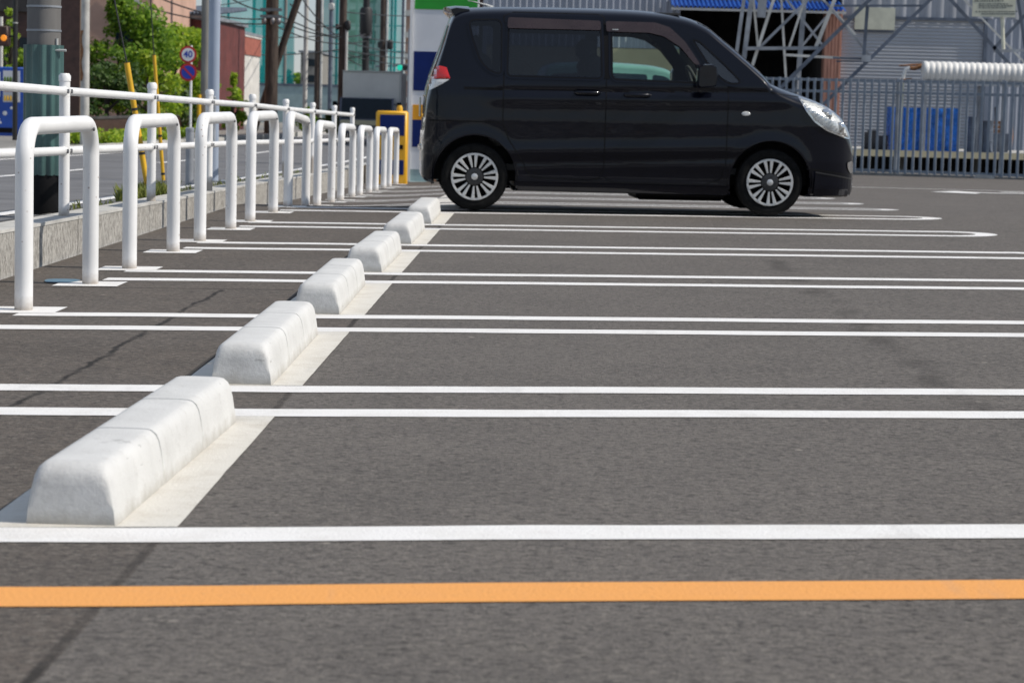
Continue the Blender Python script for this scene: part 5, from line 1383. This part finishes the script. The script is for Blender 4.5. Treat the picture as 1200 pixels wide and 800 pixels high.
def tree(label, px, Y, ptop, pbase, wpx, m, n, leaf, seed, name='street_tree', cat='tree', trunk=True, x_off=0, flat=1.):
    rr = random.Random(seed); p = at(px, pbase, Y); z0 = float(zst(Y))+.09; h = float(at(px, ptop, Y)[2])-z0; w_ = wpx*Y/F
    t = thing(name, label, cat, (p[0], Y, z0)); cl = []
    if trunk:
        b = MB(); tops = []
        b.tube([(0, 0, 0), (.02, 0, h*.2), (-.03, .02, h*.42), (.02, 0, h*.75)], [.075, .06, .045, .015], 9)
        for k in range(9):
            a = rr.uniform(0, 6.28); z1 = h*rr.uniform(.12, .6); e = (w_*.42*math.cos(a)*rr.uniform(.5, 1), w_*.42*math.sin(a)*rr.uniform(.5, 1), min(h*.95, z1+h*rr.uniform(.12, .35)))
            b.tube([(0, 0, z1), (e[0]*.5, e[1]*.5, z1+(e[2]-z1)*.6), e], [.03, .02, .008], 6); tops.append(e)
        b.build('trunk', M['bark'], t, 50)
        for e in tops: q = w_*rr.uniform(.13, .24); cl.append((*e, q, q, q*.75))
    for k in range(int(44*flat)):
        f = rr.random()**.9; zz = h*(.12+.84*f); rad = w_*.5*(math.sin(min(1, .25+f*.95)*math.pi)**.6)*rr.uniform(.35, 1); a = rr.uniform(0, 6.28); q = w_*rr.uniform(.05, .15)
        cl.append((rad*math.cos(a), rad*math.sin(a), min(zz, h-q*.5), q, q, q*.7))
    crown(cl, n, leaf, M[m], 'crown', t, seed=seed); return t
tree('tall bright green garden tree with an airy crown beside the rusty pole', 139, 58, -10, 166, 124, 'leaf_b', 9500, .07, 1)
tree('broad yellow-green garden tree behind the round road signs', 204, 60, 27, 160, 98, 'leaf_a', 6800, .066, 2)
tree('dark shrubby tree filling the gap under the tall garden tree', 125, 55, 70, 168, 84, 'leaf_d', 4200, .06, 3)
tree('dense green shrub between the two garden trees', 172, 57, 60, 163, 92, 'leaf_a', 4800, .06, 4)
tree('dark green low shrub mass behind the road sign pole', 212, 59, 100, 160, 70, 'leaf_d', 2600, .06, 5, trunk=False)
tree('small reddish shrub at the foot of the tall garden tree', 112, 56.5, 84, 104, 20, 'leaf_r', 320, .05, 6, 'red_shrub', 'shrub', False)
tree('fresh green shrub standing right of the pale steel pole', 273, 62, 84, 160, 32, 'leaf_a', 2200, .055, 7, 'street_shrub', 'shrub')
tree('green shrub at the kerb in front of the propped timber pole', 361, 75, 126, 158, 30, 'leaf_b', 1200, .06, 8, 'street_shrub', 'shrub', False)
tree('dark shrub beside the cab of the small truck', 387, 72, 128, 160, 30, 'leaf_d', 1200, .06, 12, 'street_shrub', 'shrub', False)
tree('green tree behind the black lamp post', 12, 54, 8, 150, 44, 'leaf_a', 2400, .06, 9)
tree('thin green tree showing beside the thick concrete pole', 27, 58, 15, 150, 30, 'leaf_b', 1800, .06, 13)
for k, (px, Y, a, c, w_, m, lb) in enumerate(((285, 168, 72, 112, 46, 'leaf_d', 'round dark tree behind the teal netting'), (305, 172, 76, 112, 40, 'leaf_d', 'second dark tree behind the teal netting, right of the round one'), (348, 165, 86, 112, 36, 'leaf_b', 'green tree in the gap between the two teal nets'), (338, 175, 80, 112, 24, 'leaf_d', 'small dark tree beside the green one in the netting gap'))):
    tree(lb, px, Y, a, c, w_, m, 1500, .17, 20+k, 'distant_tree', flat=.7)
def hedge(label, x0, x1, Y0, Y1, zt_, m, n, seed, zb=None, name='hedge'):
    z0 = float(zst((Y0+Y1)/2))+.09; t = thing(name, label, 'hedge', ((x0+x1)/2, Y0, z0)); cl = []
    r = random.Random(seed)
    for k in range(30): q = r.uniform(.10, .2); cl.append((r.uniform(x0, x1)-(x0+x1)/2, r.uniform(0, Y1-Y0), r.uniform(.06, max(.1, zt_-q*.7)), q, q*1.6, q*.8))
    crown(cl, n, .05, M[m], 'leaves', t, seed=seed); return t
hedge('bright green clipped hedge along the far kerb by the road sign', -8.75, -8.25, 44.5, 57, .34, 'leaf_a', 3200, 31)
hedge('small clipped yellow-green box hedge before the low brown wall', -8.9, -8.35, 42.5, 43.9, .42, 'leaf_a', 900, 32)
t = thing('garden_wall', 'low dark brown garden wall below the trees', 'wall', (-9.15, 44, float(zst(50))+.05))
b = MB(); ybox(b, -.08, .08, 0, 16, 0, .5); b.build('wall_panel', M['brown'], t); b = MB(); ybox(b, -.1, .1, -.02, 16.02, .503, .55); b.build('wall_cap', M['shade_in'], t)

# ---- vending machine, amber signal
Y = 52.; vx_, vz_ = pxof(Y)
z0 = float(zst(Y))+.08; zt_ = vz_(15, 79); xr = vx_(28.8)
t = thing('vending_machine', 'blue drinks vending machine with rows of bottles behind its window', 'vending machine', (xr-.5, Y, z0)); hh = zt_-z0
b = MB(); ybox(b, -.5, .5, 0, .7, 0, hh, .02); b.build('cabinet', M['vend_blue'], t, 40)
for x0, x1, a, c in ((-.42, -.03, .58, .93), (.03, .40, .50, .95)):
    b = MB(); ybox(b, x0, x1, -.014, .004, hh*a, hh*c); w1 = b.build('display_window', M['white_panel'], t)
    for r_ in range(3):
        b = MB()
        for k in range(5): xx = x0+.045+k*(x1-x0-.06)/5; b.lathe([(.022, hh*a+.03+r_*.20), (.022, hh*a+.11+r_*.20), (.009, hh*a+.15+r_*.20)], (xx, -.02, 0), n=8)
        if hh*a+.2+r_*.2 < hh*c: b.build('bottle_row', M[('tape', 'sign_red', 'leaf_b')[r_]], w1, 40)
b = MB(); rr = np.random.default_rng(8)
for k in range(10): x, z = rr.uniform(-.4, .38), rr.uniform(hh*.12, hh*.46); b.lathe([(rr.uniform(.02, .055), -.012), (.02, -.015)], (x, 0, z), 'Y', 12)
b.build('droplet_pattern', M['white_panel'], t)
b = MB(); ybox(b, -.3, .3, -.02, .004, hh*.06, hh*.13); b.build('pickup_flap', M['blackplastic'], t)
Y = 46.; p = at(17.5, 150, Y); z0 = float(zst(Y))+.08
t = thing('signal_post', 'black post carrying a dark box with an amber lamp above the vending machine', 'post', (p[0], Y, z0)); to = off(t.location)
b = MB(); hh = to(at(17.5, -60, Y))[2]; b.tube([(0, 0, 0), (0, 0, hh)], .048, 14); b.build('post_shaft', M['tape_black'], t, 50)
A, B_ = to(at(-9, 54, Y)), to(at(11, 31, Y)); b = MB(); ybox(b, A[0], B_[0], -.14, .14, A[2], B_[2], .02); bx = b.build('lamp_box', M['brown'], t, 40)
q = to(at(6.5, 45, Y)); b = MB(); b.lathe([(.06, -.155), (.05, -.17)], (q[0], 0, q[2]), 'Y', 18); b.build('amber_lamp', M['amber'], bx, 40)
b = MB(); b.tube([(B_[0], 0, (A[2]+B_[2])/2), (0, 0, (A[2]+B_[2])/2)], .02, 8); b.build('bracket_arm', M['tape_black'], t, 50)
b = MB(); q = to(at(17.5, 27, Y)); b.lathe([(.052, q[2]-.01), (.052, q[2]+.01)], (0, 0, 0), n=14); b.build('steel_band', M['galv_light'], t, 40)
t = thing('white_panel_sign', 'tall white panel at the edge of the frame behind the amber signal box', 'sign', (float(at(-8, 50, 50)[0]), 50, float(zst(50)))); to = off(t.location)
b = MB(); A, B_ = to(at(-17, 78, 50)), to(at(2, 20, 50)); ybox(b, A[0], B_[0], 0, .12, A[2], B_[2]); b.build('panel', M['offwhite'], t); b = MB(); b.tube([((A[0]+B_[0])/2, .06, 0), ((A[0]+B_[0])/2, .06, A[2]+.01)], .05, 10); b.build('panel_leg', M['galv'], t, 40)

# ---- the small truck coming down the street
Y = 62.; tx_, tz_ = pxof(Y); z0 = float(zst(Y))-.02
T = thing('box_truck', 'small dark blue truck with a grey cargo box coming down the street', 'truck', (tx_(431), Y, z0)); to = off(T.location)
L0, L1 = tx_(398)-tx_(431), tx_(467)-tx_(431)
top = tz_(430, 84)-z0; cabt = tz_(430, 114)-z0
b = MB(); ybox(b, L0, L1, .9, 3.4, .55, top, .02); b.build('cargo_box', M['truck_box'], T, 40)
b = MB(); ybox(b, L1-.04, L1+.012, .88, .93, .6, top+.01); ybox(b, L0-.012, L1+.012, .88, .93, top-.005, top+.03); b.build('box_edge', M['offwhite'], T)
cw = (L1-L0)/2*.92; cx_ = (L0+L1)/2-.06
b = MB(); b.v = []; sec = [(-.0, .28), (-.02, .62), (.10, 1.20), (.30, cabt-.02), (.80, cabt), (.80, .28)]
b.prism([(y, z) for y, z in sec], cx_-cw, cx_+cw, 'X'); b.build('cab', M['truck_blue'], T, 30)
b = MB(); 
p0, p1 = Vector((0, .02, .68)), Vector((0, .28, cabt-.10)); nrm = Vector((0, -(p1.z-p0.z), p1.y-p0.y)).normalized()*.006
b.add([Vector((cx_-cw+.06, p.y-.03, p.z))+nrm for p in (p0, p1)]+[Vector((cx_+cw-.06, p.y-.03, p.z))+nrm for p in (p1, p0)], [(0,1,2,3)])
g_ = [(sec[1], sec[2]), (sec[2], sec[3])]
b = MB(); pts = [(-.022, .66), (.088, 1.18), (.285, cabt-.09)]
for k in range(2): (ya, za_), (yb, zb2) = pts[k], pts[k+1]; b.add([(cx_-cw+.05, ya-.01, za_), (cx_+cw-.05, ya-.01, za_), (cx_+cw-.06, yb-.01, zb2), (cx_-cw+.06, yb-.01, zb2)], [(0,1,2,3)])
b.build('windscreen', M['darkglass'], T)
b = MB(); ybox(b, cx_-cw+.04, cx_+cw-.04, .27, .34, cabt-.06, cabt-.02); b.build('visor_trim', M['trim_cream'], T); b = MB(); ybox(b, cx_-cw+.03, cx_+cw-.03, -.045, -.018, .50, .62); b.build('front_band', M['trim_cream'], T)
for sg in (-1, 1):
    b = MB(); ybox(b, cx_+sg*(cw-.16)-.09, cx_+sg*(cw-.16)+.09, -.05, -.01, .36, .47); b.build('headlight', M['lamp'], T)
    b = MB(); ybox(b, cx_+sg*(cw+.13)-.06, cx_+sg*(cw+.13)+.06, .10, .16, .80, 1.1, .02); b.bar((cx_+sg*cw, .18, 1.05), (cx_+sg*(cw+.13), .13, 1.0), .02); b.build('mirror', M['blackplastic'], T, 40)
    for yy in (.35, 2.7): b = MB(); b.lathe([(.19, -.07), (.25, -.07), (.25, .07), (.19, .07)], (cx_+sg*(cw-.09), yy, .25), 'X', 24); b.build('wheel', M['rubber'], T, 40)
b = MB(); ybox(b, cx_-.165, cx_+.165, -.055, -.02, .22, .33); b.build('number_plate', M['plaque'], T)
b = MB(); ybox(b, -.3, .3, .82, 3.3, .34, .55); b.build('chassis', M['blackplastic'], T)

# ================================================================== every loose piece of these parts becomes a part of its own
def split_loose(o):
    bm = bmesh.new(); bm.from_mesh(o.data); bm.verts.ensure_lookup_table(); seen = set(); isl = []
    for v in bm.verts:
        if v.index in seen: continue
        st = [v]; seen.add(v.index); comp = []
        while st:
            q = st.pop(); comp.append(q.index)
            for e in q.link_edges:
                w_ = e.other_vert(q)
                if w_.index not in seen: seen.add(w_.index); st.append(w_)
        isl.append(set(comp))
    bm.free()
    if len(isl) < 2: return
    src = o.data; nm = o.name.split('.')[0]
    for k, keep in enumerate(isl):
        me = src.copy(); b2 = bmesh.new(); b2.from_mesh(me); b2.verts.ensure_lookup_table()
        bmesh.ops.delete(b2, geom=[v for v in b2.verts if v.index not in keep], context='VERTS'); b2.to_mesh(me); b2.free()
        if k == 0: o.data = me
        else:
            c = o.copy(); c.name = nm; c.data = me; C.objects.link(c)
for o in list(sc.objects):
    if o.type == 'MESH' and o.parent and o.name.split('.')[0] in ('shut_line', 'clamp_bolt', 'black_band', 'headlight_bowl', 'insulator_arm', 'lamp_box', 'bracket', 'rack_frame', 'base_plate', 'box_edge', 'grille', 'dashboard', 'floor_pan', 'rusty_pipe', 'bottle_row', 'shutter_frame', 'bay_wall', 'back_wall', 'roof', 'plinth', 'coin_slot', 'rack', 'cable_closure', 'joint_mortar', 'lower_wall', 'mirror'):
        split_loose(o)

# ================================================================== LIGHT, SKY, CAMERA
SUN_EL, SUN_AZ = R(45), R(90+6)      # azimuth measured clockwise from +Y
w = bpy.data.worlds.new('World'); sc.world = w; w.use_nodes = True
nt = w.node_tree; bg = nt.nodes['Background']; sk = nt.nodes.new('ShaderNodeTexSky')
sk.sky_type = 'NISHITA'; sk.sun_disc = False; sk.sun_elevation = SUN_EL; sk.sun_rotation = SUN_AZ
sk.air_density = 1.0; sk.dust_density = .05; sk.ozone_density = 2; sk.altitude = 20
mx = nt.nodes.new('ShaderNodeMix'); mx.data_type = 'RGBA'; mx.inputs[0].default_value = .62
mx.inputs[7].default_value = (4.3, 4.95, 6.1, 1)          # thin high veil over the blue sky
nt.links.new(sk.outputs[0], mx.inputs[6]); nt.links.new(mx.outputs[2], bg.inputs[0]); bg.inputs[1].default_value = .105
sl = bpy.data.lights.new('sun', 'SUN'); sl.energy = 4.5; sl.angle = R(.53); sl.color = (1, .93, .835)
so = bpy.data.objects.new('sun', sl); C.objects.link(so)
d = Vector((math.sin(SUN_AZ)*math.cos(SUN_EL), math.cos(SUN_AZ)*math.cos(SUN_EL), math.sin(SUN_EL)))
so.rotation_euler = d.to_track_quat('Z', 'Y').to_euler(); so.location = (20, 0, 30)

cd = bpy.data.cameras.new('camera'); cam = bpy.data.objects.new('camera', cd); C.objects.link(cam); sc.camera = cam
cd.sensor_width = 36; cd.lens = 36*F/1200; cd.clip_start = .1; cd.clip_end = 3000
cam.matrix_world = Matrix(((RT[0], UP[0], -fw[0], 0), (RT[1], UP[1], -fw[1], 0), (RT[2], UP[2], -fw[2], H), (0, 0, 0, 1)))
cd.dof.use_dof = True; cd.dof.focus_distance = 9.5; cd.dof.aperture_fstop = 9
sc.view_settings.view_transform = 'Standard'; sc.view_settings.look = 'None'; sc.view_settings.gamma = 1; sc.view_settings.exposure = -.12
sc.cycles.max_bounces = 8; sc.cycles.transparent_max_bounces = 16
